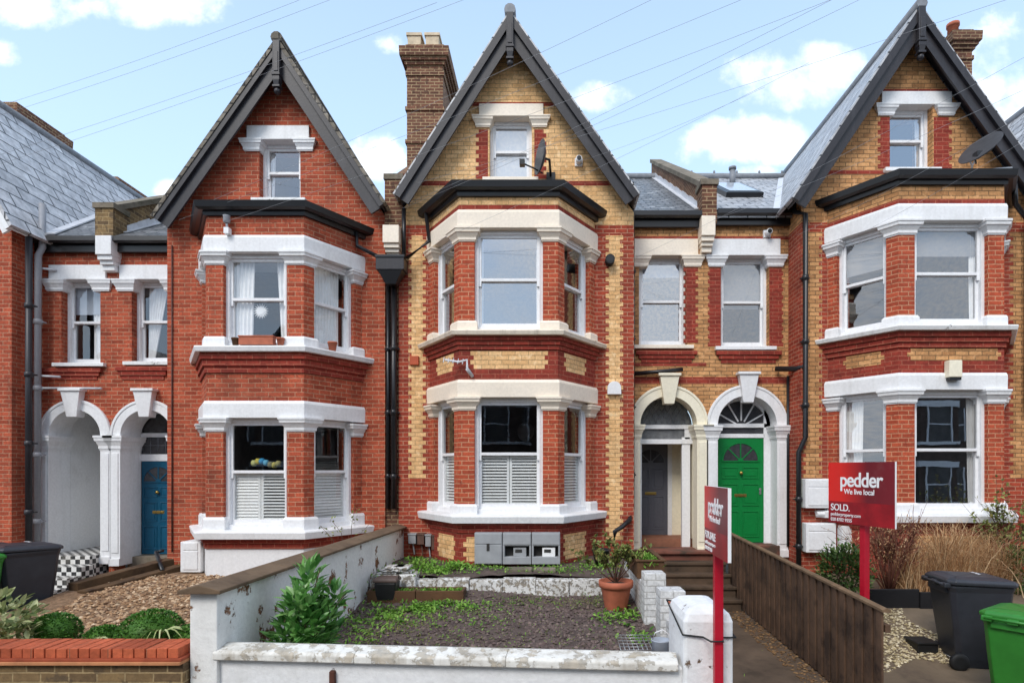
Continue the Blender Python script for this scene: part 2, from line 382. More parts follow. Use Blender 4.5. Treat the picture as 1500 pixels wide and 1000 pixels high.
SHUT  = paint('shutter_white', (.78, .78, .76), .4, grime=.04, bumps=0)
GLASS = glassmat('window_glass', .12)
GLASSU = glassmat('upper_window_glass', .19)
GLASSR = glassmat('sky_lit_window_glass', .34)
GLASSD = glassmat('dark_window_glass', .08)
GREEN = paint('green_door_paint', hexc('0f7a3a'), .3, grime=.1, grimec=hexc('0a4a26'), bumps=.03)
TEAL  = paint('teal_door_paint', hexc('14526e'), .3, grime=.1, grimec=hexc('0c3040'), bumps=.03)
GREYD = paint('grey_door_paint', hexc('5a5b63'), .4, grime=.1, grimec=hexc('3c3c42'), bumps=.03)
BRASS = plain('brass', hexc('b89a55'), .3, .1, metal=.9)
STEEL = plain('dull_steel', (.5, .5, .5), .35, .1, metal=.9)
# ------------------------------------------------------------------ house builders
def locT(o, u, inw):
    """local frame: x along u, y into the building, z up"""
    return Matrix(((u[0], inw[0], 0, o[0]), (u[1], inw[1], 0, o[1]), (0, 0, 1, o[2]), (0, 0, 0, 1)))

def curtain(m, x0t, x0b, x1t, x1b, z0, z1, y, mat, folds=7, gather=.0):
    n, k = folds * 6, 8; rows = []
    for j in range(k + 1):
        f = j / k; row = []
        for i in range(n + 1):
            s = i / n; xa = x0b + (x0t - x0b) * f; xb = x1b + (x1t - x1b) * f
            row.append((xa + (xb - xa) * s, y + .018 * math.sin(s * folds * 6.283 + .4 * math.sin(f * 5)) , z0 + (z1 - z0) * f))
        rows.append(m.add(row))
    for a, b in zip(rows[:-1], rows[1:]):
        for i in range(n): m.fi((a+i, a+i+1, b+i+1, b+i), mat, True)

def shutters(m, x0, x1, z0, z1, y, mat, tilts):
    n = len(tilts); wd = (x1 - x0) / n
    for p, tilt in enumerate(tilts):
        a, b = x0 + p * wd + .004, x0 + (p + 1) * wd - .004
        m.box(a, a + .04, y, y + .03, z0, z1, mat); m.box(b - .04, b, y, y + .03, z0, z1, mat)
        m.box(a + .04, b - .04, y, y + .03, z0, z0 + .05, mat); m.box(a + .04, b - .04, y, y + .03, z1 - .05, z1, mat)
        k = int((z1 - z0 - .1) / .05); h = (z1 - z0 - .1) / k
        for i in range(k):
            zc = z0 + .05 + (i + .5) * h; dy, dz = .026 * math.cos(tilt), .026 * math.sin(tilt)
            t = .005
            m.loft([[(a+.04, y+.015-dy, zc-dz-t), (a+.04, y+.015+dy, zc+dz-t), (a+.04, y+.015+dy, zc+dz+t), (a+.04, y+.015-dy, zc-dz+t)],
                    [(b-.04, y+.015-dy, zc-dz-t), (b-.04, y+.015+dy, zc+dz-t), (b-.04, y+.015+dy, zc+dz+t), (b-.04, y+.015-dy, zc-dz+t)]], mat)

def sash(par, T, w, h, glass=None, mid=.5, inner=None, jamb=.06, frame=None):
    """two-light sash window, its panes and what hangs behind them"""
    frame = frame or FRAME; glass = glass or GLASS
    m = MB(); m.T = T; zm = h * mid
    m.box(0, jamb, 0, .12, 0, h, frame); m.box(w - jamb, w, 0, .12, 0, h, frame)
    m.box(jamb, w - jamb, 0, .12, h - .06, h, frame); m.box(-.0, w, -.03, .12, -.05, .035, frame)
    a, b = jamb, w - jamb; s = .042
    m.box(a, a + s, .03, .068, zm - .09, h - .06, frame); m.box(b - s, b, .03, .068, zm - .09, h - .06, frame)
    m.box(a + s, b - s, .03, .068, h - .11, h - .06, frame); m.box(a + s, b - s, .028, .07, zm - .005, zm + .042, frame)
    m.box(a, a + s, .072, .112, .035, zm + .03, frame); m.box(b - s, b, .072, .112, .035, zm + .03, frame)
    m.box(a + s, b - s, .072, .112, .035, .12, frame); m.box(a + s, b - s, .072, .112, zm - .012, zm + .03, frame)
    m.box(jamb - .012, jamb, -.008, 0, .035, h - .06, frame); m.box(w - jamb, w - jamb + .012, -.008, 0, .035, h - .06, frame)
    win = m.build('window', par)
    g = MB(); g.T = T
    g.face([(a + s, .05, zm + .04), (b - s, .05, zm + .04), (b - s, .05, h - .11), (a + s, .05, h - .11)], glass)
    g.face([(a + s, .092, .12), (b - s, .092, .12), (b - s, .092, zm - .01), (a + s, .092, zm - .01)], glass)
    g.build('glass', win)
    for it in (inner or []):
        k = it[0]; q = MB(); q.T = T
        if k == 'blind':      # material, bottom fraction
            q.box(a + .004, b - .004, .128, .134, h * it[2], h - .02, it[1]); q.build('blind', win)
        elif k == 'curtain':
            for (x0t, x0b, x1t, x1b) in it[1]:
                curtain(q, a + (b-a)*x0t, a + (b-a)*x0b, a + (b-a)*x1t, a + (b-a)*x1b, .03, h - .04, .145, CURT, folds=max(3, int((x1t - x0t) * (b - a) / .06)))
            q.build('curtain', win)
        elif k == 'shutter':
            shutters(q, a + .006, b - .006, .06, zm - .01, .118, SHUT, it[1]); q.build('shutter', win)
    return win

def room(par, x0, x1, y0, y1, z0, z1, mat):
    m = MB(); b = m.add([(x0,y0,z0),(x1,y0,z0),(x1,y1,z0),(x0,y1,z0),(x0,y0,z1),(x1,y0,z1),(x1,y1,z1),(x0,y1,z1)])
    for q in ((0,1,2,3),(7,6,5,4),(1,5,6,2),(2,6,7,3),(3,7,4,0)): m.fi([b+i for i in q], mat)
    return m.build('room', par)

CAPL = [(0, .012), (.1, .012), (.1, .028), (.3, .03), (.5, .06), (.62, .072), (.62, .09), (.86, .1), (.86, .112), (1, .112)]
def capital(par, poly, z0, z1, mat, k=1.0, name='capital'):
    m = MB(); m.profile(poly, [(z0 + f * (z1 - z0), o * k) for f, o in CAPL], mat); return m.build(name, par)

class Bay:
    def __init__(s, cx, w, W, B):
        s.P = [Vector((cx - W, 0)), Vector((cx - w, -B)), Vector((cx + w, -B)), Vector((cx + W, 0))]; s.cx, s.w, s.W, s.B = cx, w, W, B
        s.L = math.hypot(W - w, B)
    def ring(s, off, back=.05):
        nx, ny = -s.B / s.L, -(s.W - s.w) / s.L; y1 = -(s.B + off)
        c = nx * (-s.W) + ny * 0 + off
        x1 = (c - ny * y1) / nx; x0 = c / nx
        return [(s.cx + x0, back), (s.cx + x0, 0), (s.cx + x1, y1), (s.cx - x1, y1), (s.cx - x0, 0), (s.cx - x0, back)]
    def band(s, m, layers, mat):
        m.loft([[(x, y, z) for x, y in s.ring(o)] for z, o in layers], mat)
    def face(s, i, off=0.0):
        """frame of face i (0 left, 1 front, 2 right) with origin at its viewer-left end"""
        a, b = s.P[i], s.P[i+1]; uu = (b - a).normalized(); inw = Vector((-uu.y, uu.x))
        return a, uu, inw, (b - a).length
    def piers(s, pf, ps, pe, th=.2):
        inner = s.ring(-th); out = []
        for side in (0, 1):
            e_a, e_u, e_i, L = s.face(0)
            P0, P1 = s.P[0], s.P[1]; e = (P0 - P1).normalized()
            cor = [P1 + Vector((pf, 0)), P1, P1 + e * ps, P1 + e * ps + e_i * th, Vector(inner[2]), P1 + Vector((pf, th))]
            end = [Vector((P0.x, .05)), P0, P0 - e * pe, P0 - e * pe + e_i * th, Vector((P0.x + th + pe * .6, .05))]
            for nm, pl in (('corner', cor), ('end', end)):
                if side: pl = [Vector((2 * s.cx - p.x, p.y)) for p in pl]
                out.append((nm, ccw([tuple(p) for p in pl])))
        return out

def build_bay(H, by, r, M_, pf=.25, ps=.2, pe=.18, upper=None, lower=None, trimL=None):
    """r: heights; upper/lower: per face window options"""
    m = MB(); by.band(m, [(r['l1'] - .02, 0), (r['g0'] + .02, 0)], M_['spandrel_top'])
    if M_.get('topcourse'): by.band(m, [(r['l1'] - .01, .004), (r['l1'] + .085, .004)], M_['topcourse'])
    m.build('bay_wall', H); m = MB()
    lay = [(r['L1'] - .02, 0), (r['k0'], 0)]
    by.band(m, lay, M_['spandrel'])
    k0, s0 = r['k0'], r['s0']; q = (s0 - k0) / 3
    by.band(m, [(k0, .0), (k0, .03), (k0 + q, .03), (k0 + q, .06), (k0 + 2*q, .06), (k0 + 2*q, .095), (s0, .095)], M_['corbel'])
    panels = M_.get('panels', [])
    def pan(m, low):
      for (i, u0, u1, z0, z1, mat, teeth) in panels:
        if (z1 < r['S0']) != low: continue
        a, uu, inw, L = by.face(i); m.T = locT((a.x, a.y, 0), uu, inw)
        n = max(1, round((z1 - z0) / .076)); h = (z1 - z0) / n
        for j in range(n):
            d = .055 if j % 2 else 0
            m.box(u0 - d, u1 + d, -.004, .05, z0 + j * h, z0 + (j + 1) * h, mat)
        m.T = None
    pan(m, False); m.build('bay_apron', H); m = MB()
    by.band(m, [(r['bot'], 0), (r['S0'] + .01, 0)], M_['base'])
    by.band(m, [(r['S0'] - .17, .0), (r['S0'] - .17, .025), (r['S0'] - .08, .025), (r['S0'] - .08, .055), (r['S0'], .055)], M_['basecorbel'])
    pan(m, True); m.build('bay_plinth', H)
    tr = M_['trim']; tl = trimL or tr
    for (l1, l0, mat) in ((r['l1'], r['l0'], tr), (r['L1'], r['L0'], tl)):
        m = MB(); by.band(m, [(l0, .045), (l1 - .05, .05), (l1, .03)], mat); m.build('lintel', H, bevel=.006)
    for (s1, s0, mat, drop) in ((r['s1'], r['s0'], M_['sill'], .0), (r['S1'], r['S0'], M_['sill_low'], 0)):
        m = MB(); by.band(m, [(s0, .1), (s0, .17), (s1 - .03, .19), (s1 - .012, .18), (s1, .12), (s1 + .012, -.1)], mat); m.build('sill', H, bevel=.004)
    for fl, (c1, c0, b1, s1, wmat, bmat, cmat) in enumerate(((r['l0'], r['c0'], r['b1'], r['s1'], M_['pillar'], M_['pbase'], tr), (r['L0'], r['C0'], r['B1'], r['S1'], M_['pillar'], M_['pbase_low'], tl))):
        for nm, poly in by.piers(pf, ps, pe):
            m = MB(); m.prism(poly, b1 - .01, c0 + .01, wmat); p = m.build('pillar', H)
            dz = -.04 if nm == 'end' else 0
            capital(p, poly, c0 + dz, c1 + .004 + dz, cmat)
            m = MB(); hb = b1 - s1
            m.profile(poly, [(s1 - .004, .05), (s1 + hb * .8, .05), (b1 + .0, .028)], bmat); m.build('pillar_base', p)
        opts = (upper, lower)[fl]
        z0 = s1 + .045; z1 = c1 - .005
        for i in range(3):
            a, uu, inw, L = by.face(i)
            o0, o1 = {0: (pe, L - ps), 1: (pf, L - pf), 2: (ps, L - pe)}[i]
            op = dict(opts[i])
            o = a + uu * o0 + inw * .085
            sash(H, locT((o.x, o.y, z0), uu, inw), o1 - o0, z1 - z0, **op)
            m = MB(); m.T = locT((a.x, a.y, 0), uu, inw); m.box(o0 - .01, o1 + .01, .06, .2, s1 - .01, z0 - .045, bmat); m.build('window_board', H)
    # gutter and little hipped roof over the bay
    g1, g0 = r['g1'], r['g0']
    m = MB(); by.band(m, [(g0, .0), (g0, .05), (g0 + (g1-g0)*.35, .06), (g0 + (g1-g0)*.35, .12), (g0 + (g1-g0)*.5, .17), (g1, .19), (g1, .15), (g1 - .03, .13), (g1 - .04, 0)], BLACK); m.build('gutter', H)
    m = MB(); top = by.ring(-by.B + .12)
    m.loft([[(x, y, g1 - .02) for x, y in by.ring(.13, -.001)], [(by.cx + (x - by.cx) * .7, max(y * .05, -.04) if y < 0 else -.001, g1 + .16) for x, y in by.ring(0, -.001)]], M_.get('bayroof', LEADD)); m.build('bay_roof', H)

def gable(H, x0, x1, ax, az, xl, zl, xr, zr, zb, zsplit, M_, holes_low, holes_up, trim=DGREY, roofmat=None, back=7.2, boardw=.25, band=None, verge=-.03):
    roofmat = roofmat or SLATE
    sl, sr = (az - zl) / (ax - xl), (az - zr) / (xr - ax)
    def zr_(x, d): return az - d - (sl * (ax - x) if x < ax else sr * (x - ax))
    m = MB()
    m.slab([(x0, zb), (x1, zb), (x1, zsplit), (x0, zsplit)], holes_low, 0, .62, M_['wall'], rev=ROOM)
    zL, zR = zr_(x0, .18), zr_(x1, .18)
    up = [(x0, zsplit), (x1, zsplit)]
    if zR > zsplit: up.append((x1, zR))
    up.append((ax, az - .18))
    if zL > zsplit: up.append((x0, zL))
    m.slab(up, holes_up, 0, .62, M_['wall_up'], rev=M_['wall_up'])
    for (z0, z1, mat) in (band or []):
        xa = max(x0, ax - (az - .18 - z1) / sl); xb = min(x1, ax + (az - .18 - z1) / sr)
        for (s0, s1) in ((xa, xb),):
            segs = [(s0, s1)]
            for h in holes_up:
                hx0, hx1 = min(p[0] for p in h), max(p[0] for p in h); hz0, hz1 = min(p[1] for p in h), max(p[1] for p in h)
                if hz0 < z1 and hz1 > z0: segs = [(s0, hx0), (hx1, s1)]
            for a, b in segs: m.box(a, b, -.004, .02, z0, z1, mat)
    for args in M_.get('strips', []): quoin(m, *args)
    m.build('gable_wall', H)
    # roof slopes
    for side, xe, ze in ((-1, xl, zl), (1, xr, zr)):
        nx = (az - ze); nz = abs(xe - ax); Ln = math.hypot(nx, nz); t = .1
        ox, oz = side * nx / Ln * t, nz / Ln * t
        m = MB(); dx = side * .0
        poly = [(ax, az - .02), (xe, ze - .02), (xe + ox * .6, ze + oz * .6 - .02), (ax, az + t * Ln / nz * .6 - .02)]
        m.slab(poly, [], -.40 if verge >= 0 else -.372, back, roofmat); m.build('roof_slope', H)
        # bargeboards
        k = 1
        def bar(d0, d1, y0, y1, nm, mat, cut=True):
            # strip between distances d0..d1 below the roof line (perpendicular)
            ux, uz = -side * nx / Ln, -nz / Ln
            top0 = (ax, az - .02 - d0 * Ln / nz); bot0 = (ax, az - .02 - d1 * Ln / nz)
            e0 = (xe + ux * d0, ze - .02 + uz * d0); e1 = (xe + ux * d1, ze - .02 + uz * d1)
            q = MB(); q.slab([top0, e0, e1, bot0], [], y0, y1, mat)
            return q
        q = bar(verge, .085, -.385, -.30, '', trim); q2 = bar(.06, boardw, -.325, -.285, '', trim)
        b0 = len(q.v); q.v += q2.v; q.f += [tuple(i + b0 for i in f) for f in q2.f]; q.m += q2.m; q.sm += q2.sm
        q3 = bar(.02, .05, -.30, .02, '', trim); b0 = len(q.v); q.v += q3.v; q.f += [tuple(i + b0 for i in f) for f in q3.f]; q.m += q3.m; q.sm += q3.sm
        q4 = bar(boardw - .05, boardw - .02, -.285, .02, '', trim) if False else None
        q.build('bargeboard', H)
    # ridge, finial post
    m = MB(); m.tube([(ax, -.42, az + .06), (ax, back, az + .06)], .1, roofmat if roofmat is TILE else LEADD, n=10); m.build('ridge_tile', H)
    m = MB(); hw = .062
    m.box(ax - hw, ax + hw, -.43, -.30, az - .70, az + .0, trim)
    m.box(ax - hw + .022, ax + hw - .022, -.44, -.425, az - .55, az - .2, trim)
    m.box(ax - hw - .012, ax + hw + .012, -.445, -.29, az - .62, az - .58, trim)
    m.loft([[(ax + a * (hw - .005), -.365 + b * .065, az - .70) for a, b in ((-1,-1),(1,-1),(1,1),(-1,1))], [(ax + a * (hw - .02), -.365 + b * .05, az - .78) for a, b in ((-1,-1),(1,-1),(1,1),(-1,1))]], trim)
    m.box(ax - hw - .004, ax + hw + .004, -.43, -.30, az - .82, az - .78, trim)
    m.blob((ax, -.365, az - .87), (.06, .06, .06), trim)
    m.build('finial', H, bevel=.006)

def quoin(m, x, half, tooth, z0, z1, mat, left=True, right=True, h=.076, y=0.0):
    n = int(round((z1 - z0) / h)); h = (z1 - z0) / n
    for i in range(n):
        d = tooth if i % 2 == 0 else 0
        m.box(x - half - (d if left else 0), x + half + (d if right else 0), y - .004, y + .03, z0 + i * h, z0 + (i + 1) * h, mat)

def attic(H, x0, x1, z0, z1, zl0, zl1, trim, sill_z, opts, lx0, lx1, Y=0.0, capw=.2, cap_h=.2):
    """small upper window: frame set back, flat lintel on two bracket capitals, sill"""
    sash(H, locT((x0, Y + .15, z0), (1, 0), (0, 1)), x1 - x0, z1 - z0, **opts)
    m = MB(); m.box(lx0, lx1, Y - .05, Y + .26, zl0, zl1, trim); L = m.build('lintel', H, bevel=.006)
    for a, b in ((lx0 - .05, lx0 - .05 + capw), (lx1 + .05 - capw, lx1 + .05)):
        if b < a: a, b = b, a
        capital(L, [(a, Y - .02), (b, Y - .02), (b, Y + .14), (a, Y + .14)], zl0 - cap_h, zl0, trim, .7)
    m = MB(); m.box(x0 - .12, x1 + .12, Y - .09, Y + .12, sill_z - .07, sill_z, M_SILL.get(H, trim)); m.build('sill', H, bevel=.008)
M_SILL = {}

def arc(cx, zc, r, n=22, a0=0, a1=180): return [(cx + r * math.cos(R(a0 + (a1 - a0) * i / n)), zc + r * math.sin(R(a0 + (a1 - a0) * i / n))) for i in range(n + 1)]

def entrance(H, x0, x1, ztop, acx, Ro, Ri, zs, zf, wall, wall_up, zsplit, trim, win, imp_h, key_z, Y=.6, zb=-.2, depth=.34, base=None, strips=()):
    """set-back wall with the arched doorway and the window above it"""
    wx0, wx1, wz0, wz1 = win
    m = MB()
    notch = [(acx + Ro - .06, zb)] + arc(acx, zs, Ro - .06) + [(acx - Ro + .06, zb)]
    zm = max(zs + Ro + .2, zsplit) if zsplit < wz0 else zs + Ro + .2
    m.slab([(x0, zb)] + list(reversed(notch)) + [(x1, zb), (x1, zm), (x0, zm)], [], Y, Y + .3, wall)
    m.slab([(x0, zm), (x1, zm), (x1, ztop), (x0, ztop)], [[(wx0, wz0), (wx1, wz0), (wx1, wz1), (wx0, wz1)]], Y, Y + .3, wall_up, rev=wall_up)
    for a in strips: a(m)
    m.build('entrance_wall', H)
    room(H, wx0 - .05, wx1 + .05, Y + .3, Y + 1.8, wz0 - .05, wz1 + .05, ROOM)
    y0, y1 = Y - .04, Y + depth
    m = MB(); yy = Y - .04
    outer = [(acx - Ro, zf)] + list(reversed(arc(acx, zs, Ro)))[0:] + [(acx + Ro, zf)]
    poly = [(acx - Ro, zf)] + list(reversed(arc(acx, zs, Ro))) + [(acx + Ro, zf), (acx + Ri, zf)] + arc(acx, zs, Ri) + [(acx - Ri, zf)]
    m.slab(poly, [], y0, y1, trim)
    # raised archivolt edge and sunk chamfers on the piers
    ring = list(reversed(arc(acx, zs, Ro - .004))) + arc(acx, zs, Ro - .05)
    m.slab(ring, [], y0 - .014, y0 + .002, trim)
    for s in (-1, 1):
        xa = acx + s * (Ri + .035); xb = acx + s * (Ro - .035)
        if abs(xb - xa) > .05: m.box(min(xa, xb), max(xa, xb), y0 - .014, y0 + .002, zf + .25, zs - imp_h - .06, trim)
        m.box(acx + s * (Ri - .0), acx + s * Ro, y0 - .03, y0 + .01, zf, zf + .14, trim)
    S = m.build('arch_surround', H, bevel=.006)
    for s in (-1, 1):
        a, b = sorted((acx + s * Ri, acx + s * (Ro - .0)))
        capital(S, [(a, y0), (b, y0), (b, y1 - .02), (a, y1 - .02)], zs - imp_h, zs, trim, .75, 'impost')
    k0, k1 = key_z
    m = MB(); wt, wb = .185, .095
    m.loft([[(acx - wb, y0 - .07, k0), (acx + wb, y0 - .07, k0), (acx + wb, Y + .1, k0), (acx - wb, Y + .1, k0)], [(acx - wt, y0 - .11, k1 - .05), (acx + wt, y0 - .11, k1 - .05), (acx + wt, Y + .1, k1 - .05), (acx - wt, Y + .1, k1 - .05)]], trim)
    m.box(acx - wt - .03, acx + wt + .03, y0 - .14, Y + .05, k1 - .05, k1, trim)
    m.build('keystone', S, bevel=.008)
    return S

def panel_door(H, x0, x1, z0, z1, Y, mat, sunburst=True, rows=((.05, .30), (.35, .56), (.61, .72)), knob=True, slot=.45, glass=None, fan_z=(.78, .95)):
    m = MB(); wd, h = x1 - x0, z1 - z0; cx = (x0 + x1) / 2
    m.box(x0, x1, Y, Y + .05, z0, z1, mat)
    for a, b in rows:
        for c0, c1 in ((.10, .46), (.54, .90)):
            xa, xb, za, zb = x0 + c0 * wd, x0 + c1 * wd, z0 + a * h, z0 + b * h
            t = .02
            for q in ((xa, xb, za, za + t), (xa, xb, zb - t, zb), (xa, xa + t, za + t, zb - t), (xb - t, xb, za + t, zb - t)):
                m.box(q[0], q[1], Y - .012, Y + .005, q[2], q[3], mat)
            m.box(xa + .05, xb - .05, Y - .008, Y + .005, za + .05, zb - .05, mat)
    d = m.build('door', H, bevel=.003)
    if sunburst:
        zc = z0 + fan_z[0] * h; r = min(wd * .40, (fan_z[1] - fan_z[0]) * h)
        q = MB(); q.slab(arc(cx, zc, r), [], Y - .006, Y + .01, glass or GLASSDARK); q.build('door_light', d)
        q = MB()
        q.slab(list(arc(cx, zc, r + .022)) + list(reversed(arc(cx, zc, r - .008))), [], Y - .018, Y + .0, mat)
        q.box(cx - r - .02, cx + r + .02, Y - .018, Y, zc - .022, zc + .004, mat)
        for an in (36, 72, 108, 144) if False else (45, 90, 135):
            dx, dz = math.cos(R(an)), math.sin(R(an)); p = (-dz * .011, dx * .011)
            q.slab([(cx + dx * .05 + p[0], zc + dz * .05 + p[1]), (cx + dx * .05 - p[0], zc + dz * .05 - p[1]), (cx + dx * r - p[0], zc + dz * r - p[1]), (cx + dx * r + p[0], zc + dz * r + p[1])], [], Y - .017, Y, mat)
        q.slab(arc(cx, zc, .055), [], Y - .019, Y, mat)
        q.build('glazing_bar', d)
    if slot:
        q = MB(); q.box(cx - .12, cx + .12, Y - .012, Y, z0 + slot * h - .03, z0 + slot * h + .03, BRASS); q.box(cx - .1, cx + .1, Y - .018, Y - .011, z0 + slot * h - .016, z0 + slot * h + .016, BRASS); q.build('letter_slot', d, bevel=.002)
    if knob:
        q = MB(); q.blob((cx, Y - .05, z0 + .665 * h), (.035, .03, .035), BRASS); q.tube([(cx, Y - .03, z0 + .665 * h), (cx, Y, z0 + .665 * h)], .014, BRASS); q.build('door_knob', d)
        q = MB(); q.box(x1 - .09, x1 - .05, Y - .014, Y, z0 + .46 * h, z0 + .52 * h, STEEL); q.tube([(x1 - .07, Y - .012, z0 + .5 * h), (x1 - .07, Y - .03, z0 + .5 * h)], .018, STEEL); q.build('door_lock', d)
    return d
GLASSDARK = plain('obscured_dark_glass', (.05, .05, .055), .12, .3, scale=14, spec=.6)

def pipe(par, pts, r, mat, n=8, clips=True, name='downpipe'):
    m = MB(); m.tube(pts, r, mat, n)
    for a, b in zip(pts[:-1], pts[1:]):
        a, b = Vector(a), Vector(b)
        if abs(a.z - b.z) > 1.2 and clips:
            k = int(abs(a.z - b.z) / 1.6) + 1
            for i in range(1, k + 1):
                p = a.lerp(b, i / (k + .5)); m.lathe(p, [(r, -.05), (r * 1.25, -.045), (r * 1.25, .045), (r, .05)], mat, 10); m.box(p.x - r * 1.7, p.x + r * 1.7, p.y, p.y + r * 1.5, p.z - .012, p.z + .012, mat)
    return m.build(name, par)
def mainroof(H, x0, x1, ze, ye=.42, yr=5.5, zr=10.5, mat=None):
    m = MB(); t = .1
    m.slabx([(ye, ze), (yr, zr), (yr + 4.5, ze), (yr + 4.5, ze - .12), (yr, zr - .12), (ye, ze - .12)], x0, x1, mat or SLATE); return m.build('main_roof', H)
def chimney(H, x0, x1, y0, y1, z0, z1, pots, mat=None, potm=None, pot_h=.5):
    mat = mat or BRN; m = MB(); p = [(x0, y0), (x1, y0), (x1, y1), (x0, y1)]
    m.profile(p, [(z0, 0), (z1 - .75, 0), (z1 - .75, .03), (z1 - .65, .03), (z1 - .65, .0), (z1 - .5, 0), (z1 - .5, .05), (z1 - .42, .05), (z1 - .42, .10), (z1 - .34, .10), (z1 - .34, .15), (z1 - .12, .16), (z1 - .12, .06), (z1, .02)], mat)
    if z1 - z0 > 3:
        for zz in (z1 - 1.6, z1 - 2.4): m.profile(p, [(zz, .0), (zz, .035), (zz + .09, .035), (zz + .09, 0)], mat)
    c = m.build('chimney', H)
    for (px, py, sq) in pots:
        q = MB()
        if sq: q.loft([[(px + a * k, py + b * k, z) for a, b in ((-1,-1),(1,-1),(1,1),(-1,1))] for z, k in ((z1 - .03, .15), (z1 + pot_h * .85, .165), (z1 + pot_h * .85, .19), (z1 + pot_h, .19), (z1 + pot_h, .12), (z1 + .1, .1))], potm or POTC)
        else: q.lathe((px, py, z1 - .02), [(.14, 0), (.12, pot_h * .8), (.15, pot_h * .82), (.15, pot_h), (.1, pot_h), (.1, .1)], potm or TERRA, 14)
        q.build('chimney_pot', c)
    return c
# ------------------------------------------------------------------ the four houses
def rows(Y=-1.0, **k): return {a: PZ(b, Y) for a, b in k.items()}
def rect(x0, x1, z0, z1): return [(x0, z0), (x1, z0), (x1, z1), (x0, z1)]
def parapet(H, x, y0, z0, y1, z1, drop, mat, cope, wd=.26, ze=7.35, zr=10.5):
    m = MB(); m.slabx([(y0, z0 - drop), (y0, z0), (y1, z1), (y1, z1 - 2.2), (y0 + .5, z0 - drop - .5)], x - wd/2, x + wd/2, mat)
    sl = (z1 - z0) / (y1 - y0)
    m.slabx([(y0 + .02, z0 - .02), (y0 + .02, z0 + .09), (y1 + .03, z1 + .1), (y1 + .03, z1 - .0)], x - wd/2 - .04, x + wd/2 + .04, cope)
    m.box(x - wd/2 - .02, x + wd/2 + .02, y0 - .08, y0 + .3, z0 - drop, z0 + .03, mat)
    m.box(x - wd/2 - .05, x + wd/2 + .05, y0 - .11, y0 + .34, z0 - .02, z0 + .08, cope)
    # lead soakers where the wall meets the slates
    rz = lambda y: ze + (min(y, 5.5) - .42) * (zr - ze) / 5.08
    for s in (-1, 1):
        n = 14; xa = x + s * wd / 2
        for k in range(n):
            ya = y0 + .3 + (5.5 - y0 - .3) * k / n; yb = y0 + .3 + (5.5 - y0 - .3) * (k + 1) / n; t_ = rz(ya) + .13 + .02 * (k % 2)
            m.loft([[(xa - .012, y, z) for y, z in ((ya, rz(ya) - .05), (yb, rz(yb) - .05), (yb, t_ + (yb - ya) * .62), (ya, t_))], [(xa + .012, y, z) for y, z in ((ya, rz(ya) - .05), (yb, rz(yb) - .05), (yb, t_ + (yb - ya) * .62), (ya, t_))]], LEAD)
        m.loft([[(xa, y, rz(y) + h_) for h_ in (.012, .03)] + [(xa + s * .10, y, rz(y) + h_) for h_ in (.03, .012)] for y in (y0 + .2, 5.48)], LEAD)
    return m.build('parapet', H)
def corbel(H, x, y, z0, z1, mat, wd=.28):
    m = MB(); h = z1 - z0
    for a, b, d in ((.42, 1, .26), (.28, .42, .22), (.16, .28, .17), (0, .16, .12)):
        m.box(x - wd/2 + (.26-d)*.25, x + wd/2 - (.26-d)*.25, y - d, y + .1, z0 + a * h, z0 + b * h, mat)
    return m.build('corbel', H, bevel=.008)
def undersill(m, x0, x1, z0, z1, Y, mat):
    n = 3
    for i in range(n):
        e = .02 + .025 * i; m.box(x0 + .12 - i * .05, x1 - .12 + i * .05, Y - e, Y + .05, z0 + (z1 - z0) * i / n, z0 + (z1 - z0) * (i + 1) / n, mat)
def eaves_gutter(H, x0, x1, z, y=.36):
    m = MB(); m.slabx([(y - .0, z), (y - .01, z - .09), (y + .05, z - .12), (y + .12, z - .09), (y + .13, z)], x0, x1, BLACK); m.box(x0, x1, y + .13, y + .2, z - .26, z - .01, BLACK); m.build('gutter', H)

# ---- middle house: cream trim, yellow upper brick
zC = lambda p: PZ(p, -1)
HC = thing('terraced_house', 'tall brick house with cream stone trim, yellow brick gable and a pale arched doorway', 'house', (-.68, 0, 0), 'Victorian terraced houses')
bC = Bay(-.67, .82, 1.51, 1.0)
rC = rows(g1=271, g0=289, l1=308, l0=335, c0=354, b1=470, s1=485, s0=493, k0=512, L1=556, L0=582, C0=601, B1=738, S1=753, S0=765, bot=850)
C0, C1 = PX(584, 0), PX(928.5, 0)
atC = (PX(717, 0), PX(779, 0), PZ(262, 0), PZ(172, 0) + .004)
M_SILL[HC] = CREAM
f = lambda i, u0, u1, a, b, mat, t: (i, u0, u1, zC(b), zC(a), mat, t)
MC = dict(wall=RED2, wall_up=YEL, spandrel_top=YEL, topcourse=PLAINRED, spandrel=PLAINRED, corbel=PLAINRED, base=PLAINRED, basecorbel=PLAINRED, pillar=RED3, trim=CREAM, pbase=CREAM, pbase_low=WHITE, sill=CREAMW, sill_low=WHITE,
          panels=[f(1, .24, 1.42, 514, 540, YEL, 1), f(0, .35, .95, 514, 540, YEL, 1), f(2, .25, .85, 514, 540, YEL, 1),
                  f(1, .12, .35, 786, 822, CREAMY := YEL, 1), f(0, .40, 1.0, 786, 822, YEL, 1), f(2, .22, .85, 784, 822, YEL, 1)],
          strips=[(PX(611, 0), .10, .06, PZ(700, 0), PZ(345, 0), YEL), (PX(900, 0), .10, .06, PZ(790, 0), PZ(345, 0), YEL),
                  (PX(708, 0), .085, .05, PZ(262, 0), PZ(190, 0), PLAINRED, True, False), (PX(789.5, 0), .085, .05, PZ(262, 0), PZ(190, 0), PLAINRED, False, True)])
lowC = [rect(bC.cx - 1.15, bC.cx + 1.15, rC['S1'], rC['L0']), rect(bC.cx - 1.15, bC.cx + 1.15, rC['s1'], rC['l0'])]
